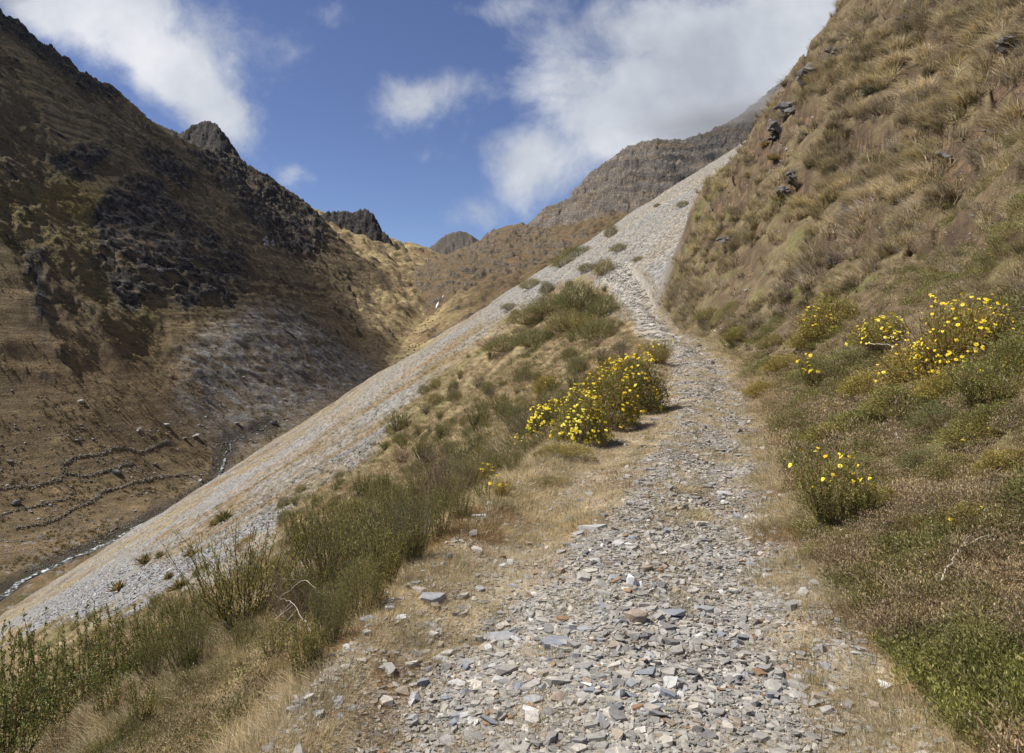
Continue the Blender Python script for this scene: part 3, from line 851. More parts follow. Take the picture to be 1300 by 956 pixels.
def build_stones():
    """The larger stones on and beside the path, one object each."""
    rng = np.random.default_rng(22)
    cols = {'grey': (.33, .33, .33), 'pale grey': (.48, .47, .44), 'bluish grey': (.26, .275, .30), 'brownish': (.34, .265, .20), 'dark grey': (.17, .17, .175), 'whitish': (.66, .65, .62)}
    meshes = {}
    for cn, c in cols.items():
        for k in range(5):
            V, Fc, C = stone_kit(rng, (.22, .3, .4, .18, .55)[k], (12, 14, 13, 10, 15)[k])
            me = kit_mesh('slate_stone', (V, Fc, C * np.array(c)), None); me.materials.append(MAT_STONE); meshes[cn, k] = me
    special = [(551, 764, 46, 'grey', 1, 'flat grey slate slab lying alone on the left part of the path', .9),
               (806, 741, 34, 'whitish', 4, 'pale blocky stone standing among the darker slate in the middle of the path', .2),
               (808, 788, 36, 'brownish', 4, 'brown brick shaped stone among the grey slate, near the bottom middle', .0),
               (880, 858, 34, 'dark grey', 2, 'dark grey pointed stone at the bottom of the path', 1.2),
               (748, 564, 17, 'whitish', 2, 'whitish stone beside the green mat below the yellow shrubs', .3),
               (752, 672, 44, 'pale grey', 0, 'broad pale grey slab cracked in layers, in the middle of the path', .1),
               (706, 820, 50, 'bluish grey', 0, 'long bluish slab lying flat near the bottom of the path', .3),
               (852, 782, 46, 'bluish grey', 3, 'thin bluish slate slab right of the brown brick shaped stone', -.3),
               (899, 776, 28, 'grey', 1, 'rounded grey stone on the right half of the path', .5),
               (911, 573, 20, 'brownish', 0, 'reddish brown flat stone on the upper gravel', 0.),
               (612, 655, 15, 'whitish', 3, 'small white stone in the grass at the left edge of the path', 0.),
               (890, 808, 26, 'whitish', 3, 'thin whitish slate plate at the right of the bottom gravel', .4),
               (604, 656, 13, 'pale grey', 1, 'pale stone poking out of the grass at the left edge', .4),
               (905, 822, 24, 'pale grey', 0, 'pale flat plate lying low on the right of the gravel', .2),
               (1140, 533, 18, 'pale grey', 4, 'pale stone half buried in the right bank', .3),
               (1257, 648, 22, 'pale grey', 2, 'pale grey stone on the right bank, close to the picture edge', .2),
               (1044, 526, 12, 'whitish', 1, 'white stone on the mossy foot of the right bank', .2),
               (920, 627, 24, 'pale grey', 3, 'narrow pale slate lying across the right edge of the gravel', -.3),
               (640, 812, 40, 'grey', 0, 'wide grey slate on the left of the bottom gravel', .2),
               (470, 790, 34, 'bluish grey', 0, 'flat bluish slate at the far left edge of the path', .2),
               (820, 857, 40, 'bluish grey', 3, 'flat dark bluish slab at the very bottom of the gravel', .2),
               (610, 750, 20, 'grey', 2, 'small upright grey stone left of the loose gravel', .6),
               (496, 773, 22, 'pale grey', 1, 'pale stone in dry straw at the left edge of the path', .6),
               (835, 600, 14, 'grey', 1, 'grey stone on the grassy middle of the path', .6)]
    for px, row, wpx, cn, k, lab, rz in special:
        h = ray_near(px, row)
        if h is None: continue
        x, y, z = h
        s = wpx / F * y
        o = link('slate_stone', meshes[cn, k]); o.scale = (s, s, s); o.rotation_euler = (0.05, .03, rz); o.location = (x, y, near_z(x, y) + s * .05)
        tag(o, lab, 'stone', 'larger stones lying on the path')
    sizes = []
    n = 0
    while n < 262:
        row = 868 - 330 * rng.uniform(0, 1) ** 1.5 + rng.uniform(0, 60); px = rng.uniform(400, 1160)
        h = ray_near(px, row)
        if h is None: continue
        x, y, z = h
        sr, sl = sr_sl(x, y)
        onp = max(sr, sl) < .1
        if max(sr, sl) > .5 or y > 24: continue
        g = float(gravel_amt(np.array([x]), np.array([y]))[0])
        if rng.uniform() > (.25 + .75 * g if onp else .15): continue
        s = (.055 + .085 * rng.beta(1.3, 3.5)) * np.interp(y, [3, 8, 20], [1, 1.35, 2.2])
        cn = rng.choice(list(cols), p=[.32, .26, .24, .08, .05, .05]); k = int(rng.integers(0, 5))
        o = link('slate_stone', meshes[cn, k]); o.scale = (s, s * rng.uniform(.7, 1.1), s * rng.uniform(.7, 1.2)); o.rotation_euler = (rng.normal(0, .15), rng.normal(0, .15), rng.uniform(0, 6.28)); o.location = (x, y, near_z(x, y) + s * .06)
        t = (x - path_c(y)) / path_w(y)
        where = ('in dry grass at the left path edge' if t < -.75 else 'on the trodden left half' if t < -.2 else 'in the middle gravel' if t < .35 else 'in the right half gravel' if t < .9 else 'at the foot of the right bank')
        dist = 'nearest' if y < 4.2 else 'steps away' if y < 7 else 'farther up'
        size = 'small' if s < .085 else 'larger'
        shape = ('flat', 'wedge like', 'chunky', 'thin', 'blocky')[k]
        tag(o, f"{size} {shape} {cn} stone {where}, {dist}", 'stone', 'larger stones lying on the path')
        n += 1


# ------------------------------------------------------------------ dry grass
STRAW = [(.64, .53, .34), (.56, .45, .28), (.70, .61, .43), (.44, .34, .20), (.60, .48, .28)]
PALE = [(.56, .45, .26), (.46, .36, .20), (.64, .55, .38), (.40, .32, .19), (.29, .22, .125), (.50, .45, .35)]
DARKG = [(.20, .15, .08), (.15, .11, .06), (.24, .17, .09), (.13, .09, .05)]
GREENG = [(.16, .17, .05), (.20, .19, .06), (.12, .14, .04), (.28, .23, .10)]


def screen_share(x, y, e=.5):
    """Picture area per unit of plan area, so that steep faces turned to the viewer get their share of plants."""
    gx = (near_z(x + e, y, False) - near_z(x - e, y, False)) / (2 * e); gy = (near_z(x, y + e, False) - near_z(x, y - e, False)) / (2 * e)
    z = near_z(x, y, False); r = np.sqrt(x * x + y * y + z * z)
    return np.clip((x * gx + y * gy - z) / r, 0, 4)


def build_hill_grass():
    rng = np.random.default_rng(31)
    near = [blades(80, .25, .0038, .65, .35, .06, PALE, rng) for _ in range(4)] + [blades(60, .2, .0038, .7, .3, .05, DARKG, rng) for _ in range(2)] + [blades(60, .16, .0035, .7, .15, .06, GREENG, rng) for _ in range(2)]
    mid = [blades(90, .44, .0085, .7, .42, .13, PALE, rng, 2) for _ in range(4)] + [blades(34, .3, .009, .7, .4, .08, DARKG, rng, 2) for _ in range(2)] + [blades(34, .22, .008, .7, .2, .08, GREENG, rng, 2) for _ in range(2)]
    far = [blades(54, .62, .022, .7, .42, .20, PALE, rng, 2) for _ in range(4)] + [blades(22, .42, .022, .7, .4, .12, DARKG, rng, 2) for _ in range(2)] + [blades(22, .32, .02, .7, .2, .1, GREENG, rng, 2) for _ in range(2)]
    outs = []
    for kits, dmin, dmax, n in ((near, 2.2, 9, 12000), (mid, 8, 20, 26000), (far, 18, 62, 150000)):
        x, y = sample_near(n, dmin, dmax, -.02, .86, 0, rng)
        k = rng.uniform(0, 1, n) < screen_share(x, y) / 1.6
        x, y = x[k], y[k]; n = len(x)
        sr, sl = sr_sl(x, y)
        cl = fbm(x / .9, y / .9, 2, 140) * .6 + fbm(x / 3.5, y / 3.5, 2, 141)      # clumps and bare ledges
        k = (sr > .12) & (y < crest_y(sr) + 1.5)
        k &= rng.uniform(0, 1, n) < np.clip(.42 + cl * 2.4, .05, 1) * np.where(dmin > 7, 1, np.clip(sr / 2.5, .6, 1))
        q = (hill_rise(sr, y) * .9 + y * .28 + fbm(x / 4, y / 4, 2, 21) * 1.3) / 2.4; q = q - np.floor(q)
        k &= ~((q > .80) & (q < .97) & (sr > 2.5) & (fbm(x / 7, y / 7, 2, 31) > -.08) & (rng.uniform(0, 1, n) < .85))
        k &= rng.uniform(0, 1, n) > .88 * bare_amt(hill_rise(sr, y), x, y)
        x, y, sr = x[k], y[k], sr[k]
        # the tufts gather into separate tussocks with open ground between them
        cs = .42 if dmax < 10 else .62 if dmax < 25 else .95
        ix, iy = np.floor(x * 1.5 / cs), np.floor(y / cs)
        hsh = lambda a, b, s_: np.modf(np.abs(np.sin(a * 12.9898 + b * 78.233 + s_) * 43758.5453))[0]
        cxx = (ix + .5 + .8 * (hsh(ix, iy, 1.) - .5)) * cs / 1.5; cyy = (iy + .5 + .8 * (hsh(ix, iy, 2.) - .5)) * cs
        snap = (rng.uniform(0, 1, len(x)) < .78) & (sr > 1.2) & (hsh(ix, iy, 3.) < .85)
        sp_ = cs * .13
        x = np.where(snap, cxx + rng.normal(0, sp_ / 1.5, len(x)), x); y = np.where(snap, cyy + rng.normal(0, sp_, len(x)), y); tus = np.where(snap, .62 + .75 * hsh(ix, iy, 4.), .8)
        drop = ~snap & (sr > 1.2) & (rng.uniform(0, 1, len(x)) < .35)
        x, y, tus = x[~drop], y[~drop], tus[~drop]; sr = sr_sl(x, y)[0]
        z = near_z(x, y)
        v = visible(x, y, z); x, y, z, sr, tus = x[v], y[v], z[v], sr[v], tus[v]; n = len(x)
        pale = np.clip(np.maximum(sstep(1.5, 5, sr) * .95, sstep(20, 34, y) * .62) + fbm(x / 2.5, y / 2.5, 2, 142) * .6, .10, .93)
        r = rng.uniform(0, 1, n)
        green = fbm(x / 1.8, y / 1.8, 3, 114) + rng.normal(0, .15, n)
        w = np.where(r < pale, rng.integers(0, 4, n), np.where((green > .05) & (sr < 6), rng.integers(6, 8, n), rng.integers(4, 6, n)))
        low = np.interp(sr, [0, .6, 1.5, 4, 8], [.22, .35, .5, .8, 1.0]); low = low + (np.maximum(low, .8) - low) * sstep(14, 26, y)
        tint = np.ones((n, 3)) * (1 + .35 * fbm(x / 2, y / 2, 3, 143))[:, None] * rng.uniform(.8, 1.2, (n, 1)) * tus[:, None] * 1.05; tint[:, 1] *= rng.uniform(.94, 1.03, n); tint[:, 2] *= rng.uniform(.85, 1.2, n)
        tint[:, 2] *= 1 + .25 * fbm(x / 4, y / 4, 2, 144)
        outs.append(scatter(kits, w, np.stack([x, y, z], -1), down_az(x, y) + rng.normal(0, .85, n), low * rng.uniform(.7, 1.25, n) * (.72 + .38 * tus), tint))
        print('hill grass', n)
    tag(link('dry_grass', kit_mesh('dry_grass', cat_kits(outs)), MAT_GRASS), label='pale dry tussock grass hanging over the right bank', kind='stuff')


def build_path_grass():
    """Short straw and trampled grass on the path and its edges."""
    rng = np.random.default_rng(33)
    RUST = [(.46, .30, .15), (.40, .25, .13), (.50, .38, .22)]
    kn = [blades(26, .07, .0028, 1.3, .1, .05, STRAW, rng, 2) for _ in range(4)] + [blades(22, .05, .003, 1.5, .1, .05, RUST, rng, 2) for _ in range(2)] + [blades(26, .10, .003, 1.0, .1, .05, GREENG, rng, 2)]
    outs = []
    for sc, dmin, dmax, n in ((1, 2.3, 6, 26000), (1.7, 5.5, 14, 22000), (2.8, 13, 50, 14000)):
        d = dmin * (dmax / dmin) ** rng.uniform(0, 1, n)
        c = path_c(d); w = path_w(d)
        x = c + w * rng.uniform(-1.45, 1.35, n)
        g = gravel_amt(x, d)
        pn = fbm(x / .8, d / .8, 3, 113)
        dens = np.clip(1.1 - g * .85 + fbm(x / .5, d / .5, 2, 150) * 1.0, .12, 1)
        k = rng.uniform(0, 1, n) < dens
        x, d, pn = x[k], d[k], pn[k]; m = len(x)
        z = near_z(x, d)
        w_ = np.where(rng.uniform(0, 1, m) < .05, 6, np.where(pn > .12, rng.integers(4, 6, m), rng.integers(0, 4, m)))
        edge = np.abs((x - path_c(d)) / path_w(d)); sz = np.interp(edge, [.6, 1.1], [.75, 1.25])
        outs.append(scatter(kn, w_, np.stack([x, d, z], -1), rng.uniform(0, 6.28, m), sc * sz * rng.uniform(.6, 1.3, m), np.ones((m, 3)) * rng.uniform(.75, 1.2, (m, 1)), zscale=np.full(m, 1 / sc ** .6 * .8)))
    tag(link('straw', kit_mesh('straw', cat_kits(outs)), MAT_GRASS), label='short dry straw and trampled grass on the path', kind='stuff')


def veg_amt(x, y, z):
    px = CX + x / y * F; row = HY - z / y * F
    q1 = px + fbm(x / 6, y / 6, 3, 111) * 30; q2 = row + fbm(x / 5, y / 5, 3, 117) * 26
    v = softpoly(q1, q2, VEG_LEFT, 10)
    return np.maximum(v, (y < 16) * 1.0)


def build_slope_grass():
    rng = np.random.default_rng(35)
    ORANGE = [(.36, .22, .09), (.30, .17, .07), (.42, .30, .14), (.24, .15, .07)]
    near = [blades(46, .20, .0042, .8, .25, .08, STRAW, rng) for _ in range(3)] + [blades(40, .16, .0042, .8, .2, .08, ORANGE, rng) for _ in range(2)] + [blades(40, .2, .004, .7, .1, .08, GREENG, rng) for _ in range(2)]
    far = [blades(26, .42, .016, .8, .25, .14, STRAW, rng, 2) for _ in range(3)] + [blades(22, .34, .016, .8, .2, .14, ORANGE, rng, 2) for _ in range(2)] + [blades(22, .4, .016, .7, .1, .14, GREENG, rng, 2) for _ in range(2)]
    outs = []
    for kits, dmin, dmax, n in ((near, 2.2, 12, 21000), (far, 11, 150, 60000)):
        x, y = sample_near(n, dmin, dmax, -.86, .25, 0, rng)
        sr, sl = sr_sl(x, y)
        z = near_z(x, y)
        k = (sl > -.05) & (rng.uniform(0, 1, n) < np.maximum(veg_amt(x, y, z), .75 * softpoly(CX + x / y * F + fbm(x / 6, y / 6, 3, 111) * 30, HY - z / y * F + fbm(x / 5, y / 5, 3, 117) * 26, BROWN_BAND, 14) * (y > 14) + .45 * sstep(.0, .35, fbm(y / 6 + x / 30, x / 40, 4, 115) * .7 + fbm(y / 2.0 + x / 14, x / 14, 3, 116) * .6) * (y > 20)) * np.clip(.75 + fbm(x / 1.2, y / 1.2, 2, 151) * 1.2, .2, 1))
        x, y, z = x[k], y[k], z[k]
        v = visible(x, y, z, .4); x, y, z = x[v], y[v], z[v]; m = len(x)
        f = fbm(x / 2.2, y / 2.2, 3, 152) + rng.normal(0, .12, m)
        el = sr_sl(x, y)[1] < 1.3
        w = np.where((f > .12) & ~el, rng.integers(5, 7, m), np.where((f < -.2) & ~el, rng.integers(3, 5, m), rng.integers(0, 3, m)))
        outs.append(scatter(kits, w, np.stack([x, y, z], -1), down_az(x, y) + rng.normal(0, .6, m), rng.uniform(.6, 1.3, m) * np.interp(sr_sl(x, y)[1], [0, .6, 1.5, 3], [.12, .22, .5, 1]), np.ones((m, 3)) * rng.uniform(.75, 1.2, (m, 1)), zscale=np.interp(y, [20, 60, 130], [1, .8, .5])))
        print('slope grass', m)
    tag(link('slope_grass', kit_mesh('slope_grass', cat_kits(outs)), MAT_GRASS), label='dry yellow and rusty grass on the slope left of the path', kind='stuff')


build_gravel(); build_stones(); build_hill_grass(); build_path_grass(); build_slope_grass()
# ------------------------------------------------------------------ shrubs
def stems_kit(n, h, spread, curve, rng, r0=.004, r1=.0012, col=(.13, .09, .06), baser=.07, segs=4, sides=3, jitter=.03):
    kits = []; lines = []
    for i in range(n):
        th = rng.uniform(0, 2 * math.pi); b = baser * math.sqrt(rng.uniform()); hh = h * rng.uniform(.6, 1.05)
        lean = spread * rng.uniform(.05, 1); az = th + rng.normal(0, .4)
        t = np.linspace(0, 1, segs + 1)
        out = lean * (t + curve * t * (1 - t)) * hh
        P = np.stack([b * math.cos(th) + out * math.cos(az), b * math.sin(th) + out * math.sin(az), hh * t * math.sqrt(max(.1, 1 - .45 * lean * lean)) - .04], -1)
        P[1:-1] += rng.normal(0, jitter * h, (segs - 1, 3))
        lines.append(P); kits.append(tube_kit(P, r0, r1, sides, col))
    return cat_kits(kits), lines


def along(lines, per, t0, rng):
    P, D = [], []
    for L in lines:
        t = t0 + (1 - t0) * rng.uniform(0, 1, per) ** .8
        s = t * (len(L) - 1); i = np.minimum(s.astype(int), len(L) - 2); f = (s - i)[:, None]
        P.append(L[i] * (1 - f) + L[i + 1] * f); d = L[i + 1] - L[i]; D.append(d / (np.linalg.norm(d, axis=1, keepdims=True) + 1e-9))
    return np.concatenate(P), np.concatenate(D)


HEATH_C = [(.235, .25, .075), (.30, .29, .10), (.34, .27, .14), (.18, .20, .055), (.26, .265, .08)]
LEAFY_C = [(.16, .20, .05), (.24, .26, .07), (.13, .16, .04), (.35, .32, .10), (.26, .18, .08)]
YEL_C = [(.31, .30, .08), (.38, .26, .12), (.24, .25, .07), (.36, .35, .09), (.40, .31, .13)]
PINK_C = [(.26, .20, .16), (.21, .165, .13), (.30, .24, .18), (.19, .16, .09)]


def make_shrub(kind, seed, detail=1.0):
    """Unit shrub about 1 m tall: (stems mesh, foliage mesh, tips)."""
    rng = np.random.default_rng(seed)
    big = 1 if detail >= 1 else 2.3
    if kind == 'heath':
        sk, lines = stems_kit(int(80 * min(1, detail) + 14), 1.0, .62, .25, rng, .004 * big, .0015 * big, (.15, .11, .08), .09)
        P, D = along(lines, int(34 * detail) + 6, .15, rng)
        lk = leafset(P + rng.normal(0, .012, P.shape), D + rng.normal(0, .42, D.shape), .034 * big, .009 * big, HEATH_C, rng)
    elif kind == 'bare':
        sk, lines = stems_kit(int(110 * min(1, detail) + 20), 1.0, .8, .3, rng, .004 * big, .001 * big, (.24, .19, .155), .1, jitter=.05)
        P, D = along(lines, int(12 * detail) + 4, .3, rng)
        lk = leafset(P + rng.normal(0, .02, P.shape), D + rng.normal(0, .6, D.shape), .03 * big, .007 * big, PINK_C, rng)
    elif kind == 'leafy':
        sk, lines = stems_kit(24, 1.0, .45, .2, rng, .006, .002, (.16, .09, .05), .12)
        P, D = along(lines, 75, .12, rng)
        lk = leafset(P, D * .5 + rng.normal(0, .75, D.shape), .042, .015, LEAFY_C, rng)
    elif kind in ('mound', 'round'):
        sk, lines = stems_kit(60, .95, .95, .35, rng, .006, .002, (.17, .10, .06), .25)
        n = 7800; v = rng.normal(0, 1, (n, 3)); v /= np.linalg.norm(v, axis=1, keepdims=True); v[:, 2] = np.abs(v[:, 2]) * .96 - .06 * rng.uniform(0, 1, n)
        lump = 1 + .20 * fbm(v[:, 0] * 2.2 + seed, v[:, 1] * 2.2 + v[:, 2] * 1.7, 3, 7) * 1.8
        r = rng.uniform(.45, 1, n) ** .6 * lump; P = v * r[:, None] * np.array([.56, .56, .86]); P[:, 2] += .02
        lk = leafset(P, v * .7 + rng.normal(0, .6, (n, 3)) + np.array([0, 0, .35]), *((.052, .016, YEL_C) if kind == 'mound' else (.046, .011, HEATH_C + PINK_C[:1])), rng)
        nt = 700; vt = rng.normal(0, 1, (nt, 3)); vt /= np.linalg.norm(vt, axis=1, keepdims=True); vt[:, 2] = np.abs(vt[:, 2])
        lt = 1 + .20 * fbm(vt[:, 0] * 2.2 + seed, vt[:, 1] * 2.2 + vt[:, 2] * 1.7, 3, 7) * 1.8
        kp = fbm(vt[:, 0] * 3, vt[:, 1] * 3 + vt[:, 2] * 2, 2, seed) > -.12; vt, lt = vt[kp], lt[kp]
        tips_ = [(p, q) for p, q in zip(vt * lt[:, None] * np.array([.57, .57, .88]) + np.array([0, 0, .03]), vt)]
        sm = kit_mesh('stems', sk); lm = kit_mesh('foliage', lk); sm.materials.append(MAT_GRASS); lm.materials.append(MAT_LEAF)
        return sm, lm, tips_
    elif kind == 'yellow':
        sk, lines = stems_kit(95, 1.0, .85, .35, rng, .005, .002, (.15, .08, .05), .2)
        P, D = along(lines, 64, .15, rng)
        lk = leafset(P + rng.normal(0, .02, P.shape), D * .6 + rng.normal(0, .7, D.shape), .055, .018, YEL_C, rng)
    sm = kit_mesh('stems', sk); lm = kit_mesh('foliage', lk)
    sm.materials.append(MAT_GRASS); lm.materials.append(MAT_LEAF)
    return sm, lm, [(L[-1], L[-1] - L[-2]) for L in lines]


SHRUBS = {}
for _k, _n in (('heath', 5), ('bare', 2), ('leafy', 3), ('yellow', 4), ('mound', 5), ('round', 4)):
    for _i in range(_n):
        SHRUBS[_k, _i, 1] = make_shrub(_k, 300 + _i * 7 + len(_k) * 31, 1.0)
for _k, _n in (('heath', 5), ('bare', 2)):
    for _i in range(_n):
        SHRUBS[_k, _i, 0] = make_shrub(_k, 900 + _i * 7 + len(_k) * 31, .45)


def flower_mesh():
    rng = np.random.default_rng(5); V = []; Fc = []
    n = 9
    for i in range(n):
        a = 2 * math.pi * i / n + rng.normal(0, .1); w = .30; l = rng.uniform(.85, 1.1); zt = rng.uniform(-.1, .25)
        c, s = math.cos(a), math.sin(a); b = len(V)
        V += [(.15 * c, .15 * s, .05), (.6 * c - w * s, .6 * s + w * c, .12), (l * c, l * s, zt), (.6 * c + w * s, .6 * s - w * c, .12)]
        Fc += [(b, b + 3, b + 2), (b, b + 2, b + 1)]
    b = len(V); V.append((0, 0, .32))
    for i in range(7):
        a = 2 * math.pi * i / 7; V.append((.34 * math.cos(a), .34 * math.sin(a), .14))
    f2 = [(b, b + 1 + i, b + 1 + (i + 1) % 7) for i in range(7)]
    me = raw_mesh('flower_head', np.array(V), np.array(Fc + f2))
    me.materials.append(MAT_FLOWER); me.materials.append(MAT_CENTRE)
    me.polygons.foreach_set('material_index', np.array([0] * len(Fc) + [1] * len(f2), dtype=np.int32))
    return me


FLOWER = flower_mesh()


def place_shrub(name, kind, i, det, loc, sx, sz, rot, label, cat, group=None, flowers=0, fr=.03, rng=None, lean=None):
    root = bpy.data.objects.new(name, None); COL.objects.link(root)
    root.empty_display_size = .1
    root.location = loc; root.rotation_euler = (lean or (0, 0)) + (rot,)
    root.scale = (sx, sx, sz)
    tag(root, label, cat, group)
    sm, lm, tips = SHRUBS[kind, i, det]
    link('stems', sm, None, root); link('foliage', lm, None, root)
    if flowers:
        r = random.Random(int(loc[0] * 1000) + int(loc[1] * 777))
        cand = []
        for p, d in tips:
            for _ in range(1 if kind == 'mound' else 3):
                k_ = .012 if kind == 'mound' else .05
                cand.append((Vector(p) + Vector((r.gauss(0, k_), r.gauss(0, k_), r.gauss(0, k_ * .7))), Vector(d)))
        # the heads stand on the outer, upper side of the crown
        r.shuffle(cand)
        extra = cand[flowers:]; cand = cand[:flowers]
        if flowers >= 60:
            # past the first hundred or so, the remaining small blossoms are one part
            kits = []; hv = np.array([v.co[:] for v in FLOWER.vertices]); hf = np.array([p.vertices[:] for p in FLOWER.polygons if len(p.vertices) == 3])
            rr = np.random.default_rng(int(loc[0] * 100) + 5)
            for p, d in extra[:260]:
                q = np.array((d.normalized() + Vector((r.gauss(0, .5), r.gauss(0, .5) - .3, .6))).normalized().to_track_quat('Z', 'Y').to_matrix())
                kits.append(((hv * fr * r.uniform(.6, 1.0)) @ q.T / np.array([sx, sx, sz]) + np.array(p), hf, np.ones((len(hv), 3))))
            bl = link('blossom', kit_mesh('blossom', cat_kits(kits)), MAT_FLOWER, root); bl['kind'] = 'stuff'
        for p, d in cand:
            o = link('flower_head', FLOWER, None, root)
            o.location = p
            dd = (d.normalized() + Vector((r.gauss(0, .5), r.gauss(0, .5) - .3, .6))).normalized()
            o.rotation_euler = dd.to_track_quat('Z', 'Y').to_euler()
            s = fr * r.uniform(.7, 1.2); o.scale = (s / sx, s / sx, s / sz)
    return root


def build_flower_shrubs():
    spec = [  # px, base row, top row, width px, heads, label
        (700, 557, 508, 56, 70, 'yellow flowering shrub at the low left end of the bank of blossom beside the path'),
        (738, 560, 496, 66, 90, 'full yellow flowering shrub in the middle of the blossom, just above the green mat'),
        (772, 540, 462, 72, 95, 'yellow shrub covered in blossom, second from the upper end of the row by the path'),
        (808, 522, 446, 66, 95, 'tallest yellow flowering shrub, at the upper right end of the row beside the path'),
        (785, 512, 456, 60, 80, 'yellow flowering shrub behind the tallest one, on its downhill side'),
        (692, 500, 474, 30, 24, 'small yellow flowering bush in the brush, above the low end of the blossom row'),
        (660, 578, 553, 30, 16, 'small yellow bush just left of the blossom row, at the edge of the brush'),
        (612, 612, 590, 36, 12, 'small shrub with a few pale yellow flowers in the brush, left of the path'),
        (636, 630, 608, 30, 8, 'low shrub with few yellow flowers directly beside the path edge'),
        (522, 708, 676, 50, 9, 'leafy green shrub with a handful of yellow flowers, left of the path'),
        (745, 425, 400, 50, 16, 'olive shrub with scattered yellow flowers above the blossom row'),
        (836, 462, 430, 40, 5, 'green shrub with hardly any flowers where the path narrows'),
        (1055, 428, 372, 78, 45, 'reddish brown shrub with small yellow flowers on top, leftmost of the right bank shrubs'),
        (1122, 440, 402, 70, 60, 'low spreading yellow flowered shrub between the two larger ones of the right bank'),
        (1225, 480, 376, 104, 80, 'tallest yellow flowered shrub of the right bank, upright with pointed top'),
        (1172, 490, 425, 90, 40, 'wide bushy shrub with scattered yellow flowers left of the tallest right bank shrub'),
        (1290, 480, 420, 70, 20, 'yellow flowered shrub cut by the right picture edge'),
        (1032, 500, 452, 40, 20, 'thin yellow flowered shrub low on the right bank, above the mossy turf'),
        (1058, 672, 574, 90, 22, 'loose leggy shrub with few yellow flowers at the foot of the right bank'),
        (1098, 660, 600, 60, 12, 'small yellow flowered shrub right beside the loose leggy one'),
        (1150, 470, 440, 60, 10, 'brownish shrub with hardly any flowers in the right bank thicket'),
        (1255, 520, 455, 90, 6, 'tangled brown shrub below the tallest one of the right bank'),
    ]
    for j, (px, br, tr, w, nf, lab) in enumerate(spec):
        h = ray_near(px, br)
        if h is None: continue
        x, y, z = h; z = float(near_z(x, y))
        hm = (br - tr) / F * y / .93; wm = w / F * y
        mound = j in (0, 1, 2, 3, 4, 5, 12, 13, 14, 15, 16, 20)
        place_shrub('flowering_shrub', 'mound' if mound else 'yellow', j % 5 if mound else j % 4, 1, (x, y, z), wm / (1.02 if mound else 1.5), hm, j * 1.7, lab, 'flowering shrub', 'yellow flowering shrubs beside the path', min(95, int(nf * 1.3)), .011 + .0017 * min(y, 14) * (1 if y > 8 else .6))


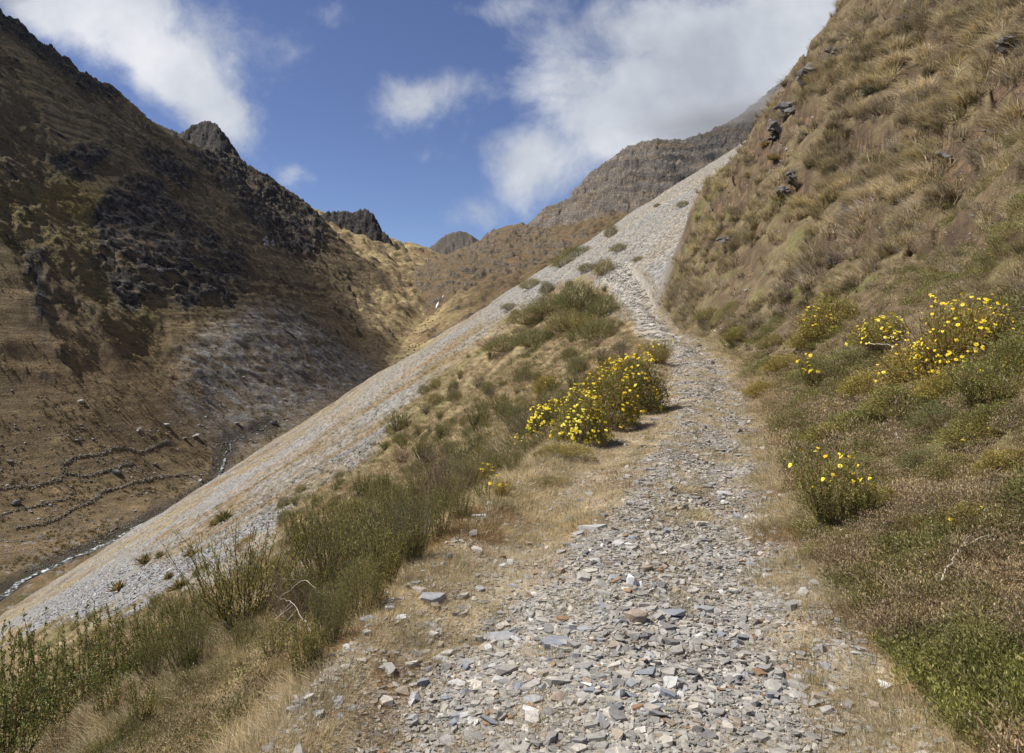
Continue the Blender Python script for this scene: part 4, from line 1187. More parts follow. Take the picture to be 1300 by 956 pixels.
def build_brush():
    rng = random.Random(41)
    # leafy shrubs in the lower left corner, close to the camera
    for j, (px, tr, d) in enumerate([(-40, 790, 7.2), (12, 782, 7.6), (54, 768, 8.2), (92, 806, 6.6), (118, 758, 8.2), (150, 788, 7.4), (180, 762, 8.6), (206, 806, 6.1), (238, 842, 5.4), (62, 838, 5.2), (0, 852, 4.7), (136, 838, 5.1), (262, 800, 8), (500, 690, 7.2), (470, 715, 6.5), (528, 700, 7.6), (450, 700, 7.7), (180, 850, 4.6), (310, 860, 5.2)]):
        x = (px - CX) / F * d; z = float(near_z(x, d)); top = (HY - tr) / F * d
        h = max(.3, top - z)
        place_shrub('leafy_shrub', 'leafy', j % 3, 1, (x, d, z), h * (.55 if h > 1.2 else .9), h, j * 2.1,
                    'tall leafy green shrub with reddish stems in the lower left corner' if px < 330 else 'bright green leafy shrub at the left edge of the path',
                    'shrub', 'leafy shrubs left of the path')
    # brush, picked out one by one where the photograph shows single bushes
    sp = [(388, 706, 66, 62, 'dark olive broom like bush standing out against the grey scree'),
          (460, 634, 34, 32, 'rusty topped round bush at the upper edge of the brush, beside the scree'),
          (537, 586, 30, 40, 'brownish bush at the edge of the scree, above the middle of the slope'),
          (505, 548, 26, 40, 'low greyish bush on the scree border, farther up the slope'),
          (605, 548, 36, 40, 'dark green bush in the middle of the brush'), (637, 528, 30, 40, 'grey green bush in the middle of the brush, above the dark green one'),
          (735, 392, 40, 60, 'rounded olive brush clump at the top of the brush against the scree'), (700, 398, 30, 60, 'wide olive clump left of the topmost brush clump'), (765, 402, 34, 44, 'rusty olive clump at the very edge of the path, high up'), (672, 412, 26, 56, 'low olive clump at the upper left end of the brush'),
          (720, 420, 34, 56, 'dense clump under the topmost brush clump'), (760, 432, 34, 50, 'dense clump beside the path just above the flowers'), (680, 440, 30, 60, 'broad olive clump in the upper middle of the brush'), (640, 446, 26, 56, 'broad low clump on the left border of the brush')]
    for j, (px, br, hp, wp, lab) in enumerate(sp):
        h = ray_near(px, br)
        if h is None: continue
        x, y, z = h
        top_ = row_top = j >= 6
        place_shrub('heath_bush', 'round' if top_ else 'heath', j % 4 if top_ else j % 5, 1 if (y < 22 or top_) else 0, (x, y, float(near_z(x, y))), wp / F * y / (1.0 if j >= 6 else 1.15), hp / F * y, j, lab, 'bush', 'heath bushes on the slope left of the path')
    # the dense edge of the brush along the shoulder of the path
    for j, (px, br, hp, wp) in enumerate([(566, 704, 84, 60), (538, 736, 92, 62), (505, 768, 96, 66), (472, 800, 92, 66), (592, 676, 66, 54), (612, 652, 56, 50), (438, 836, 88, 70), (556, 668, 60, 56), (520, 690, 78, 60), (482, 730, 80, 64), (446, 772, 80, 64),
                                          (642, 628, 44, 40), (622, 606, 42, 44), (652, 602, 38, 36), (672, 580, 34, 34), (598, 622, 46, 46), (402, 850, 70, 60), (572, 640, 50, 48), (410, 800, 70, 60), (536, 640, 50, 50), (380, 770, 56, 56), (690, 520, 30, 36), (660, 540, 34, 40), (500, 655, 50, 56), (350, 840, 60, 60)]):
        h = ray_near(px, br)
        if h is None: continue
        x, y, z = h
        if sr_sl(x, y)[1] < .12: x = float(path_c(y) - path_w(y)) - .18
        k_ = ('heath', 'leafy', 'round', 'heath', 'leafy')[j % 5]
        place_shrub('heath_bush' if k_ != 'leafy' else 'leafy_shrub', k_, j % 3, 1, (x, y, float(near_z(x, y))), wp / F * y / (1.0 if k_ == 'round' else 1.0), hp / F * y, j * 1.9,
                    {'heath': 'broom like olive bush', 'leafy': 'bright green leafy shrub', 'round': 'rounded olive bush'}[k_] + (' on the path shoulder' if j % 2 else ' at the brush edge') + (', nearest part' if y < 6 else ', middle part' if y < 10 else ', far part'), 'bush', 'bushes lining the left shoulder of the path')
    # undergrowth on the right bank
    for j, (px, br, hp, wp) in enumerate([(1080, 470, 40, 80), (1110, 500, 40, 80), (1150, 520, 44, 90), (1200, 540, 40, 90), (1240, 560, 40, 80), (1000, 470, 26, 60), (1010, 540, 30, 60), (1060, 560, 34, 70), (1090, 600, 34, 70), (1180, 590, 34, 70), (1280, 600, 44, 70), (970, 500, 22, 46),
                                          (985, 440, 22, 50), (940, 430, 20, 44), (1030, 440, 26, 60), (1120, 640, 34, 60), (1270, 540, 44, 70), (1210, 500, 40, 80), (900, 405, 18, 40), (1235, 660, 34, 60)]):
        h = ray_near(px, br)
        if h is None: continue
        x, y, z = h
        place_shrub('bank_shrub', 'mound' if j % 3 else 'round', j % 4, 1, (x, y, float(near_z(x, y)) - .04), wp / F * y, hp / F * y, j * 2.3,
                    'low ' + ('yellow green' if j % 3 else 'dull olive') + ' shrub on the right bank, ' + ('beside the path bend' if px < 990 else 'under the flowering shrubs' if br < 545 else 'above the mossy turf'), 'shrub', 'low shrubs on the right bank', 5 if j % 3 == 1 else 0, .012 + .0008 * y)
    n = 0; tries = 0; placed = []
    while n < 225 and tries < 20000:
        tries += 1
        px = rng.uniform(90, 800); row = rng.uniform(352, 900)
        h = ray_near(px, row)
        if h is None: continue
        x, y, z = h
        sr, sl = sr_sl(x, y)
        if sl < .2 + .3 * rng.random() or y < 5: continue
        if veg_amt(np.array([x]), np.array([y]), np.array([z]))[0] < .55: continue
        # the straw coloured openings of the photograph stay open
        if inpoly(np.array(px), np.array(row), [(220, 870), (300, 800), (360, 740), (400, 745), (330, 830), (300, 880)]) and rng.random() < .75: continue
        dens = fbm(np.array(x / 2.5), np.array(y / 2.5), 2, 160)
        if dens < -.12 and rng.random() < .8: continue
        if any((x - a) ** 2 + (y - b) ** 2 < (.30 + .012 * y) ** 2 for a, b in placed): continue
        placed.append((x, y))
        hm = rng.uniform(.38, .95) * (1 if sl > 1.2 else .65)
        bare = rng.random() < .2
        rnd = (not bare) and y > 15 and rng.random() < .5
        k = 'bare' if bare else 'round' if rnd else 'heath'
        lab = ('greyish half bare twiggy bush' if bare else 'olive green heath bush') + (' near the camera' if y < 11 else ' halfway up the brush' if y < 26 else ' far up the slope')
        lab += ', close beside the path' if sl < 1.5 else ', well down from the path' if sl > 5 else ', just below the path'
        place_shrub('heath_bush', k, rng.randrange(2 if bare else 4), 1 if (y < 16 or rnd) else 0, (x, y, float(near_z(x, y))), hm * rng.uniform(.8, 1.3), hm, rng.uniform(0, 6.28), lab, 'bush', 'heath bushes on the slope left of the path')
        n += 1
    print('brush', n, tries)
    # shrubs out on the scree, far away
    for j, (px, br, hp, wp, lab) in enumerate([(735, 325, 16, 44, 'yellow green shrub patch on the scree, uppermost left'), (697, 332, 16, 46, 'bright olive shrub patch at the skyline of the scree'), (716, 338, 18, 34, 'dark olive shrub patch on the scree below the skyline one'),
                                             (768, 348, 26, 30, 'tall olive brown shrub patch beside the top of the path'), (787, 318, 12, 24, 'small dark green shrub patch alone on the pale scree'), (776, 300, 20, 18, 'narrow shrub patch near the skyline of the scree'),
                                             (746, 343, 12, 26, 'low brown green shrub patch above the brush'), (675, 366, 16, 30, 'green shrub patch at the foot of the scree skyline'), (695, 372, 20, 20, 'upright small shrub on the scree above the brush'),
                                             (648, 392, 10, 24, 'low sage coloured shrub on the scree left of the brush'), (812, 330, 7, 20, 'low flat shrub on the scree right of the path'), (868, 262, 9, 18, 'tiny shrub high on the scree next to the crest'), (835, 262, 6, 10, 'tiny single shrub high on the open scree')]):
        h = ray_near(px, br)
        if h is None: continue
        x, y, z = h
        place_shrub('scree_shrub', 'round', j % 4, 1, (x, y, float(near_z(x, y)) - .1), wp / F * y, hp / F * y, j * 1.3, lab, 'shrub', 'shrubs growing on the scree')


# ------------------------------------------------------------------ cushions, rosettes, branches
def cushion_mesh(cols, seed, n=1150, ll=.075, lw=.03):
    rng = np.random.default_rng(seed)
    th = rng.uniform(0, 2 * np.pi, n); r = np.sqrt(rng.uniform(0, 1, n)); r *= 1 + .22 * np.sin(th * 3 + seed) + .1 * np.sin(th * 7)
    zz = .34 * np.sqrt(np.clip(1 - r ** 2 * .8, 0, 1)) * (1 + .5 * perlin(r * np.cos(th) * 3, r * np.sin(th) * 3, seed)) * rng.uniform(.45, 1.05, n)
    P = np.stack([.5 * r * np.cos(th), .5 * r * np.sin(th), zz - .02], -1)
    D = np.stack([np.cos(th) * r, np.sin(th) * r, np.ones(n) * .9], -1) + rng.normal(0, .5, (n, 3))
    me = kit_mesh('cushion', leafset(P, D, ll, lw, cols, rng)); me.materials.append(MAT_LEAF)
    return me


def rosette_mesh(cols, seed, n=130):
    rng = np.random.default_rng(seed); kits = []
    th = rng.uniform(0, 2 * np.pi, n); el = rng.uniform(.05, 1.4, n)
    D = np.stack([np.cos(th) * np.cos(el), np.sin(th) * np.cos(el), np.sin(el)], -1)
    me = kit_mesh('rosette', leafset(np.zeros((n, 3)) + D * .04, D, .62, .075, cols, rng, .15)); me.materials.append(MAT_LEAF)
    return me


def build_small_plants():
    G = [(.27, .27, .07), (.34, .31, .10), (.19, .20, .055), (.36, .30, .13)]
    O = [(.34, .20, .06), (.26, .18, .06), (.20, .18, .05), (.36, .26, .08)]
    cm = [cushion_mesh(G, s) for s in (1, 2, 3)]; om = [cushion_mesh(O, s) for s in (4, 5)]
    G2 = G + [(.30, .22, .10), (.42, .34, .18), (.15, .16, .05)]
    fine = [cushion_mesh(G2, s, 9000, .026, .011) for s in (6, 7)]; fineo = cushion_mesh(O + [(.28, .24, .1)], 8, 7000, .028, .011)
    spec = [(1200, 606, 88, .5, 0, 'bright green cushion plant halfway up the lower right bank'), (1165, 722, 84, .5, 0, 'green cushion plant among dead twigs on the lower right bank'), (1248, 838, 130, .55, 0, 'large green cushion in the bottom right corner'),
            (1098, 560, 80, .35, 0, 'mossy green mat on the right bank above the leggy shrub'), (1040, 528, 70, .3, 0, 'mossy mat at the turn of the right bank, beside the pale stone'), (1052, 700, 76, .4, 0, 'green mat below the loose leggy shrub at the path side'),
            (1085, 735, 60, .4, 0, 'small green mat lying nearer the path than the cushions'), (1290, 700, 70, .5, 0, 'green cushion cut by the right picture edge'), (1140, 610, 60, .35, 0, 'dull green mat left of the bright cushion'), (960, 470, 60, .3, 0, 'green mossy mat where the bank meets the narrowing path'),
            (1290, 590, 60, .6, 1, 'rust coloured cushion at the right picture edge'), (1120, 800, 50, .3, 1, 'small brownish mat at the bottom of the right bank'), (1180, 860, 80, .35, 0, 'green mat left of the large corner cushion'),
            (716, 578, 74, .35, 0, 'green grassy mat directly below the yellow flowering shrubs'), (448, 652, 52, .45, 0, 'dark green cushion on the border of the scree below the rusty bush'), (425, 640, 30, .5, 1, 'orange green cushion on the scree left of the rusty bush'),
            (312, 692, 30, .5, 1, 'orange and green cushion on the grey scree'), (256, 727, 26, .6, 0, 'bright green cushion low on the grey scree'), (690, 612, 60, .2, 1, 'reddish low mat at the path edge below the flowers'), (560, 650, 60, .3, 1, 'rusty mat in the brush close to the path'),
            (1000, 610, 36, .3, 0, 'thin green tuft mat at the foot of the right bank'), (980, 420, 60, .35, 0, 'green mat on the bank right of the narrow path'), (920, 400, 46, .35, 0, 'dark mossy mat on the bank foot by the bend'), (1150, 670, 60, .4, 1, 'brown heath mat between the two green cushions')]
    for j, (px, row, w, hz, kind, lab) in enumerate(spec):
        h = ray_near(px, row)
        if h is None: continue
        x, y, z = h; s = w / F * y
        e = .2; gx = float(near_z(x + e, y, False) - near_z(x - e, y, False)) / (2 * e); gy = float(near_z(x, y + e, False) - near_z(x, y - e, False)) / (2 * e)
        o = link('cushion_plant', ((fineo if kind else fine[j % 2]) if s > .3 else om[j % 2] if kind else cm[j % 3])); o.location = (x, y, float(near_z(x, y)) - .01)
        nrm = Vector((-gx, -gy, 1)).normalized(); q = nrm.to_track_quat('Z', 'Y'); o.rotation_euler = q.to_euler()
        o.scale = (s, s, s * hz * 1.5); tag(o, lab, 'cushion plant', 'low cushion plants')
    R1 = [(.24, .22, .08), (.34, .27, .12), (.16, .16, .06), (.30, .20, .10)]; R2 = [(.42, .42, .36), (.30, .29, .22), (.22, .22, .12)]
    rm = [rosette_mesh(R1, 11), rosette_mesh(R1, 12), rosette_mesh(R2, 13)]
    for j, (px, row, w, k, lab) in enumerate([(285, 662, 34, 0, 'wide spiky rosette plant on the open scree, farthest up'), (272, 668, 22, 1, 'spiky rosette plant just left of the widest one'), (184, 716, 30, 1, 'brownish spiky rosette plant on the scree, lowest of them'), (204, 708, 20, 0, 'small spiky rosette plant beside the lowest one'),
                                            (243, 706, 26, 0, 'spiky rosette plant in the middle of the grey stones'), (228, 748, 34, 1, 'large yellowish rosette plant just above the brush'), (215, 735, 22, 0, 'small rosette plant at the upper side of the yellowish one'), (150, 750, 30, 1, 'rosette plant half hidden by leafy twigs'),
                                            (640, 492, 24, 0, 'rosette plant in the brush left of the flowers'), (982, 205, 22, 0, 'green spiky rosette on the right bank below the dark ledge'), (972, 188, 18, 1, 'spiky rosette at the crest of the right bank'), (1103, 120, 26, 2, 'silvery rosette high on the right bank'), (1048, 118, 20, 0, 'green rosette high on the right bank'), (1022, 172, 16, 2, 'small silvery rosette under the crest'), (950, 230, 16, 1, 'small rosette close to the crest edge')]):
        h = ray_near(px, row)
        if h is None: continue
        x, y, z = h; s = w / F * y * .72
        o = link('rosette_plant', rm[k]); o.location = (x, y, float(near_z(x, y))); o.scale = (s, s, s * .9); o.rotation_euler = (0, 0, j)
        tag(o, lab, 'rosette plant', 'spiky rosette plants')
    # dead branches
    def branch(pts, r, lab, lift=.05, forks=3, seed=1):
        rng = np.random.default_rng(seed); P = []
        for px, row, d in pts:
            P.append(P3(px, row, d))
        P = np.array(P); t = np.linspace(0, len(P) - 1, 14); i = np.minimum(t.astype(int), len(P) - 2); f = (t - i)[:, None]
        Q = P[i] * (1 - f) + P[i + 1] * f + rng.normal(0, r * 1.2, (14, 3))
        kits = [tube_kit(Q, r, r * .35, 6, (.5, .44, .36))]
        for k in range(forks):
            a = int(rng.integers(4, 12)); d = (Q[a] - Q[a - 2]); L = np.linalg.norm(P[-1] - P[0]) * rng.uniform(.2, .4)
            d = d / np.linalg.norm(d) + rng.normal(0, .55, 3); S = Q[a] + np.linspace(0, 1, 6)[:, None] * d * L + rng.normal(0, r * .6, (6, 3)); S[0] = Q[a]
            kits.append(tube_kit(S, r * .55, r * .2, 5, (.5, .44, .36)))
        me = kit_mesh('dead_branch', cat_kits(kits), smooth=True); me.materials.append(MAT_DEAD)
        tag(link('dead_branch', me), lab, 'branch', 'bleached dead branches')

    def gpt(px, row, lift):
        h = ray_near(px, row); x, y, z = h; z = float(near_z(x, y)) + lift
        return (CX + x / y * F, HY - z / y * F, y)
    branch([gpt(352, 790, .18), gpt(385, 785, .3), gpt(412, 800, .22)], .004, 'pale bleached branch arching through the brush left of the path', seed=3)
    branch([gpt(352, 786, .18), gpt(372, 800, .2), gpt(396, 822, .08)], .0035, 'thin pale branch lying below the arching one', seed=4)
    branch([gpt(1095, 455, .25), gpt(1130, 462, .3), gpt(1148, 480, .12)], .008, 'grey twisted branch in the right bank thicket', seed=5)
    branch([gpt(1265, 490, .15), gpt(1290, 508, .08)], .007, 'pale stick at the right edge below the shrubs', 1, seed=6)
    branch([gpt(1195, 750, .05), gpt(1212, 722, .08), gpt(1226, 712, .1)], .007, 'bleached stick leaning on the lower right bank', seed=7)
    0 and branch([gpt(1185, 770, .04), gpt(1205, 782, .06), gpt(1216, 800, .04)], .006, 'curved dry stick left of the large corner cushion', seed=8)
    0 and branch([gpt(1140, 680, .06), gpt(1156, 694, .1), gpt(1170, 720, .05)], .006, 'thin dry stick beside the green cushion', seed=9)
    0 and branch([gpt(1205, 520, .1), gpt(1218, 508, .15), gpt(1232, 498, .15)], .006, 'short pale stick below the tallest right bank shrub', 1, seed=10)
    0 and branch([gpt(1256, 770, .03), gpt(1248, 790, .05), gpt(1240, 806, .04)], .006, 'dry stick standing out of the corner cushion', seed=12)
    branch([gpt(720, 780, .01), gpt(735, 790, .015), gpt(752, 795, .01)], .003, 'thin straw coloured stick lying on the path', 0, seed=13)


def build_litter():
    """Dead twigs and low heath carpeting the foot of the right bank."""
    rng = np.random.default_rng(51)
    tw = []
    for k in range(5):
        ks = []
        for i in range(16):
            a = rng.uniform(0, 6.28); p = np.array([rng.normal(0, .07), rng.normal(0, .07), rng.uniform(0, .03)]); d = np.array([math.cos(a), math.sin(a), rng.normal(.15, .25)]) * rng.uniform(.03, .11)
            ks.append(tube_kit(np.array([p, p + d * .5 + rng.normal(0, .01, 3), p + d]), .0022, .0012, 3, [(.30, .24, .19), (.42, .36, .29), (.2, .14, .1)][rng.integers(0, 3)]))
        tw.append(cat_kits(ks))
    gc = []
    for k, cols in enumerate([[(.18, .19, .06), (.24, .22, .08), (.28, .23, .1)], [(.42, .32, .19), (.32, .23, .13), (.52, .42, .27)], [(.25, .21, .08), (.32, .27, .11), (.17, .16, .06)], [(.27, .27, .07), (.21, .22, .06), (.33, .30, .10)]]):
        n = 230; th = rng.uniform(0, 6.28, n); r = .13 * np.sqrt(rng.uniform(0, 1, n))
        P = np.stack([r * np.cos(th), r * np.sin(th), rng.uniform(0, .07, n)], -1); D = np.stack([np.cos(th) * .4, np.sin(th) * .4, np.ones(n)], -1) + rng.normal(0, .5, (n, 3))
        gc.append(leafset(P, D,   .019, .0065, cols, rng))
    outs = []; outt = []
    for sc, dmin, dmax, n in ((1, 2.2, 8, 6500), (1.6, 7, 24, 7500)):
        x, y = sample_near(n, dmin, dmax, 0, .86, 0, rng); sr, sl = sr_sl(x, y)
        f = fbm(x / 1.1, y / 1.1, 3, 114)
        k = (sr > .1) & (sr < 7.5) & (rng.uniform(0, 1, n) < np.clip(.75 - sr * .07 + f * .9, 0, 1)); x, y, f, sr = x[k], y[k], f[k], sr[k]; m = len(x)
        g = f + rng.normal(0, .1, m)
        w = np.where(g > .30, 3, np.where(g > .14, 0, np.where(g > -.02, 2, 1)))
        outs.append(scatter(gc, w, np.stack([x, y, near_z(x, y)], -1), rng.uniform(0, 6.28, m), sc * rng.uniform(.6, 1.3, m), np.ones((m, 3)) * rng.uniform(.75, 1.3, (m, 1))))
        k = rng.uniform(0, 1, m) < .25 * (f < .1); x, y = x[k], y[k]; m = len(x)
        outt.append(scatter(tw, rng.integers(0, 5, m), np.stack([x, y, near_z(x, y) + .01], -1), rng.uniform(0, 6.28, m), sc * rng.uniform(.7, 1.5, m), np.ones((m, 3))))
    # the same low growth between the bushes left of the path
    for sc, dmin, dmax, n in ((.7, 2.5, 12, 3500), (2.0, 12, 60, 9000)):
        x, y = sample_near(n, dmin, dmax, -.8, .25, 0, rng); sr, sl = sr_sl(x, y); z = near_z(x, y)
        k = (sl > .35) & (rng.uniform(0, 1, n) < veg_amt(x, y, z) * .8); x, y = x[k], y[k]; m = len(x)
        w = rng.choice([0, 1, 2, 1], m)
        outs.append(scatter(gc, w, np.stack([x, y, near_z(x, y)], -1), rng.uniform(0, 6.28, m), sc * rng.uniform(.7, 1.5, m), np.ones((m, 3)) * rng.uniform(.7, 1.3, (m, 1))))
    tag(link('ground_cover', kit_mesh('ground_cover', cat_kits(outs)), MAT_LEAF), label='low green and rusty heath covering the ground', kind='stuff')
    tag(link('twig_litter', kit_mesh('twig_litter', cat_kits(outt)), MAT_GRASS), label='dead twigs lying on the lower right bank', kind='stuff')


# ------------------------------------------------------------------ scree stones
def build_scree():
    rng = np.random.default_rng(61)
    kits = [stone_kit(rng, f, k) for f, k in ((.3, 9), (.45, 10), (.25, 8), (.5, 10), (.35, 8))]
    n = 120000
    x, y = sample_near(n, 14, 230, -.86, .42, 0, rng); sr, sl = sr_sl(x, y); z = near_z(x, y)
    px = CX + x / y * F; row = HY - z / y * F
    v = veg_amt(x, y, z)
    gb = softpoly(px + fbm(x / 6, y / 6, 3, 111) * 30, row + fbm(x / 5, y / 5, 3, 117) * 26, GREY_BAND, 16)
    streak = fbm(y / 6 + x / 30, x / 40, 4, 115)
    onhill = (sr > -.2) & (y < crest_y(sr) + 3)
    onpath = (np.maximum(sr, sl) < .1) & (y < 60)
    bbn = softpoly(px + fbm(x / 6, y / 6, 3, 111) * 30, row + fbm(x / 5, y / 5, 3, 117) * 26, BROWN_BAND, 14)
    p = (1 - v) * (1 - .75 * bbn) * np.clip(.42 + gb * .9 + streak * .5, .05, 1)
    k = (rng.uniform(0, 1, n) < p) & ~onhill & ~onpath
    x, y, z, gb = x[k], y[k], z[k], gb[k]; m = len(x)
    s = (.10 + .28 * rng.beta(1.4, 5, m)) * np.interp(y, [14, 60, 120, 230], [.75, 1.3, 1.9, 2.6]) * (.75 + .5 * gb)
    t = np.where((rng.uniform(0, 1, m) < .3 + .6 * gb)[:, None], slate_tints(m, rng), np.array([.33, .31, .275]) * rng.uniform(.75, 1.2, (m, 1)))
    kit = scatter(kits, rng.integers(0, 5, m), np.stack([x, y, z + s * .08], -1), rng.uniform(0, 6.28, m), s, t, tilt=rng.normal(0, .35, (m, 2)))
    print('scree stones', m)
    tag(link('scree_stones', kit_mesh('scree_stones', kit), MAT_STONE), label='loose grey stones of the scree slope', kind='stuff')


# ------------------------------------------------------------------ valley floor: stream, walls, boulders
def ray_far(px, row, dmin=200, dmax=2600):
    d = np.exp(np.linspace(math.log(dmin), math.log(dmax), 900)); x = (px - CX) / F * d; z = (HY - row) / F * d
    g, who, D = far_z(x, d); hit = np.nonzero(z < g)[0]
    return None if len(hit) == 0 else (float(x[hit[0]]), float(d[hit[0]]), float(g[hit[0]]))


def boulder_kit(seed, npts=22):
    rng = np.random.default_rng(seed); bm = bmesh.new()
    for i in range(npts):
        v = rng.normal(0, 1, 3); v /= np.linalg.norm(v); v *= rng.uniform(.8, 1.05); v[2] = v[2] * .62
        bm.verts.new(v * .5)
    bmesh.ops.convex_hull(bm, input=bm.verts)
    for v in [v for v in bm.verts if not v.link_faces]: bm.verts.remove(v)
    bmesh.ops.triangulate(bm, faces=bm.faces); bm.verts.index_update()
    V = np.array([v.co[:] for v in bm.verts]); Fc = np.array([[v.index for v in f.verts] for f in bm.faces]); bm.free()
    return V, Fc, np.ones((len(V), 3))


def build_valley():
    rng = np.random.default_rng(71)
    # stream: ribbon following its bed
    pts = THAL[2:12]; seg = []
    for a, b in zip(pts[:-1], pts[1:]):
        n = max(2, int(np.hypot(*(b - a)[:2]) / 1.2)); seg.append(a + (b - a) * np.linspace(0, 1, n, endpoint=False)[:, None])
    C = np.concatenate(seg); T = np.gradient(C[:, :2], axis=0); T /= np.linalg.norm(T, axis=1, keepdims=True)
    Nn = np.stack([-T[:, 1], T[:, 0]], -1); ln = np.arange(len(C)) * 1.2
    off = fbm(ln / 9, ln * 0, 3, 170) * 2.0; wd = 1.1 + .7 * fbm(ln / 6, ln * 0, 2, 171)
    cols = np.linspace(-1, 1, 7)
    XY = C[:, None, :2] + Nn[:, None] * (off[:, None] + cols[None] * wd[:, None])[..., None]
    bz, _, _ = far_z(XY[..., 0], XY[..., 1])
    Z = np.repeat((bz.min(axis=1) + .55)[:, None], 7, 1); Z = Z + fbm(XY[..., 0] / .8, XY[..., 1] / .8, 2, 172) * .15
    me = grid_mesh('stream', XY[..., 0], XY[..., 1], Z)
    m, nd, lnk, b = new_mat('stream_water', .15, .5)
    g = nd.new('ShaderNodeNewGeometry'); nz = noise_node(nd, lnk, g.outputs['Position'], .55, 6, .7)
    r = ramp(nd, lnk, nz.outputs[0], [(.47, (.035, .04, .035)), (.54, (.16, .18, .18)), (.62, (.72, .75, .77))]); lnk.new(r.outputs[0], b.inputs['Base Color'])
    rr = ramp(nd, lnk, nz.outputs[0], [(.46, (.2,) * 3), (.55, (.8,) * 3)]); lnk.new(rr.outputs[0], b.inputs['Roughness'])
    tag(link('stream', me, m), label='narrow mountain stream with white water on the valley floor', kind='structure')
    # waterfall
    m2, nd, lnk, b = new_mat('white_water', .6, .4); b.inputs['Base Color'].default_value = (.82, .84, .86, 1)
    P = [];
    for i, (px, row) in enumerate([(563, 376), (561, 380), (557, 384), (555, 388), (554, 392)]):
        h = ray_far(px, row, 800); w = (.5, .9, .6, 1.5, .8)[i]
        x, y, z = h if h else P3(px, row, 1290)
        P.append([(x - w, y - 1.5, z + .9), (x, y - 2.0, z + 1.3), (x + w, y - 1.5, z + .9)])
    V = np.array(P).reshape(-1, 3); Fq = [(3 * i + j, 3 * i + j + 1, 3 * i + j + 4, 3 * i + j + 3) for i in range(4) for j in range(2)]
    tag(link('waterfall', raw_mesh('waterfall', V, np.array(Fq), True), m2), label='thin white waterfall at the head of the valley', kind='structure')
    # mist hanging on the tops
    for k_, (c_, r_, dn) in enumerate(((P3(915, 150, 1800), (330, 150, 85), .010), (P3(-40, -25, 690), (90, 60, 42), .018))):
        bm = bmesh.new(); bmesh.ops.create_icosphere(bm, subdivisions=3, radius=1.0); me = bpy.data.meshes.new('mist'); bm.to_mesh(me); bm.free()
        mm = bpy.data.materials.new('mist_vapour'); mm.use_nodes = True; nd2, l2 = mm.node_tree.nodes, mm.node_tree.links; nd2.remove(nd2['Principled BSDF'])
        pv = nd2.new('ShaderNodeVolumePrincipled'); pv.inputs['Color'].default_value = (.95, .96, .98, 1); pv.inputs['Anisotropy'].default_value = .3
        tcn = nd2.new('ShaderNodeTexCoord'); nzn = noise_node(nd2, l2, tcn.outputs['Object'], 1.8, 5, .6)
        ln_ = nd2.new('ShaderNodeVectorMath'); ln_.operation = 'LENGTH'; l2.new(tcn.outputs['Object'], ln_.inputs[0])
        a_ = nd2.new('ShaderNodeMath'); a_.operation = 'MULTIPLY_ADD'; l2.new(nzn.outputs[0], a_.inputs[0]); a_.inputs[1].default_value = 2.2; a_.inputs[2].default_value = -.35
        b_ = nd2.new('ShaderNodeMath'); b_.operation = 'SUBTRACT'; l2.new(a_.outputs[0], b_.inputs[0]); l2.new(ln_.outputs['Value'], b_.inputs[1])
        mr = nd2.new('ShaderNodeMapRange'); l2.new(b_.outputs[0], mr.inputs[0]); mr.inputs[1].default_value = 0; mr.inputs[2].default_value = .5; mr.inputs[3].default_value = 0; mr.inputs[4].default_value = dn
        l2.new(mr.outputs[0], pv.inputs['Density']); l2.new(pv.outputs[0], nd2['Material Output'].inputs['Volume'])
        mo = link('mist', me, mm); mo.location = c_; mo.scale = r_; tag(mo, ('thin cloud wrapping the top of the banded mountain', 'thin cloud touching the left ridge top')[k_], kind='stuff')
    # an unseen cloud, added outside the frame to shade the upper left mountain side
    bm = bmesh.new(); bmesh.ops.create_icosphere(bm, subdivisions=4, radius=1.0)
    for v_ in bm.verts:
        q_ = 1 + .35 * float(fbm(np.array(v_.co.x * 1.6 + v_.co.z), np.array(v_.co.y * 1.6), 3, 300)); v_.co *= q_
    me = bpy.data.meshes.new('cloud'); bm.to_mesh(me); bm.free(); mm = bpy.data.materials.new('shade_cloud_vapour'); mm.use_nodes = True; nd2 = mm.node_tree.nodes; nd2.remove(nd2['Principled BSDF'])
    pv = nd2.new('ShaderNodeVolumePrincipled'); pv.inputs['Color'].default_value = (.96, .97, .98, 1); pv.inputs['Density'].default_value = .007; mm.node_tree.links.new(pv.outputs[0], nd2['Material Output'].inputs['Volume'])
    mo = link('cloud', me, mm); mo.location = (-470 - 560, 800, 230 + 850); mo.scale = (210, 330, 90); tag(mo, 'unseen cloud added to shade the left mountain', kind='stuff')
    # dry stone walls
    bk = [boulder_kit(200 + i, 14) for i in range(5)]
    for pxs, lab in (([(-12, 626), (20, 620), (45, 618), (76, 611), (82, 600), (78, 592), (95, 584), (130, 577), (160, 571), (178, 575), (200, 566), (216, 560)], 'long dry stone wall crossing the upper part of the valley floor'),
                     ([(20, 672), (52, 667), (76, 660), (95, 647), (120, 636), (128, 626), (160, 618), (188, 611), (200, 606), (235, 604), (256, 612)], 'dry stone wall running above the stream to the white water'),
                     ([(-10, 660), (20, 650), (60, 640), (90, 634)], 'short ruined stone wall between the two long walls'), ([(84, 604), (110, 606), (150, 596), (170, 590)], 'low stone bank joining the upper wall')):
        Q = [ray_far(*p) for p in pxs]; Q = np.array([q for q in Q if q]); ss = []
        for a, b_ in zip(Q[:-1], Q[1:]):
            n = max(2, int(np.hypot(*(b_ - a)[:2]) / .55)); ss.append(a + (b_ - a) * np.linspace(0, 1, n, endpoint=False)[:, None])
        S = np.concatenate(ss); kitl = []
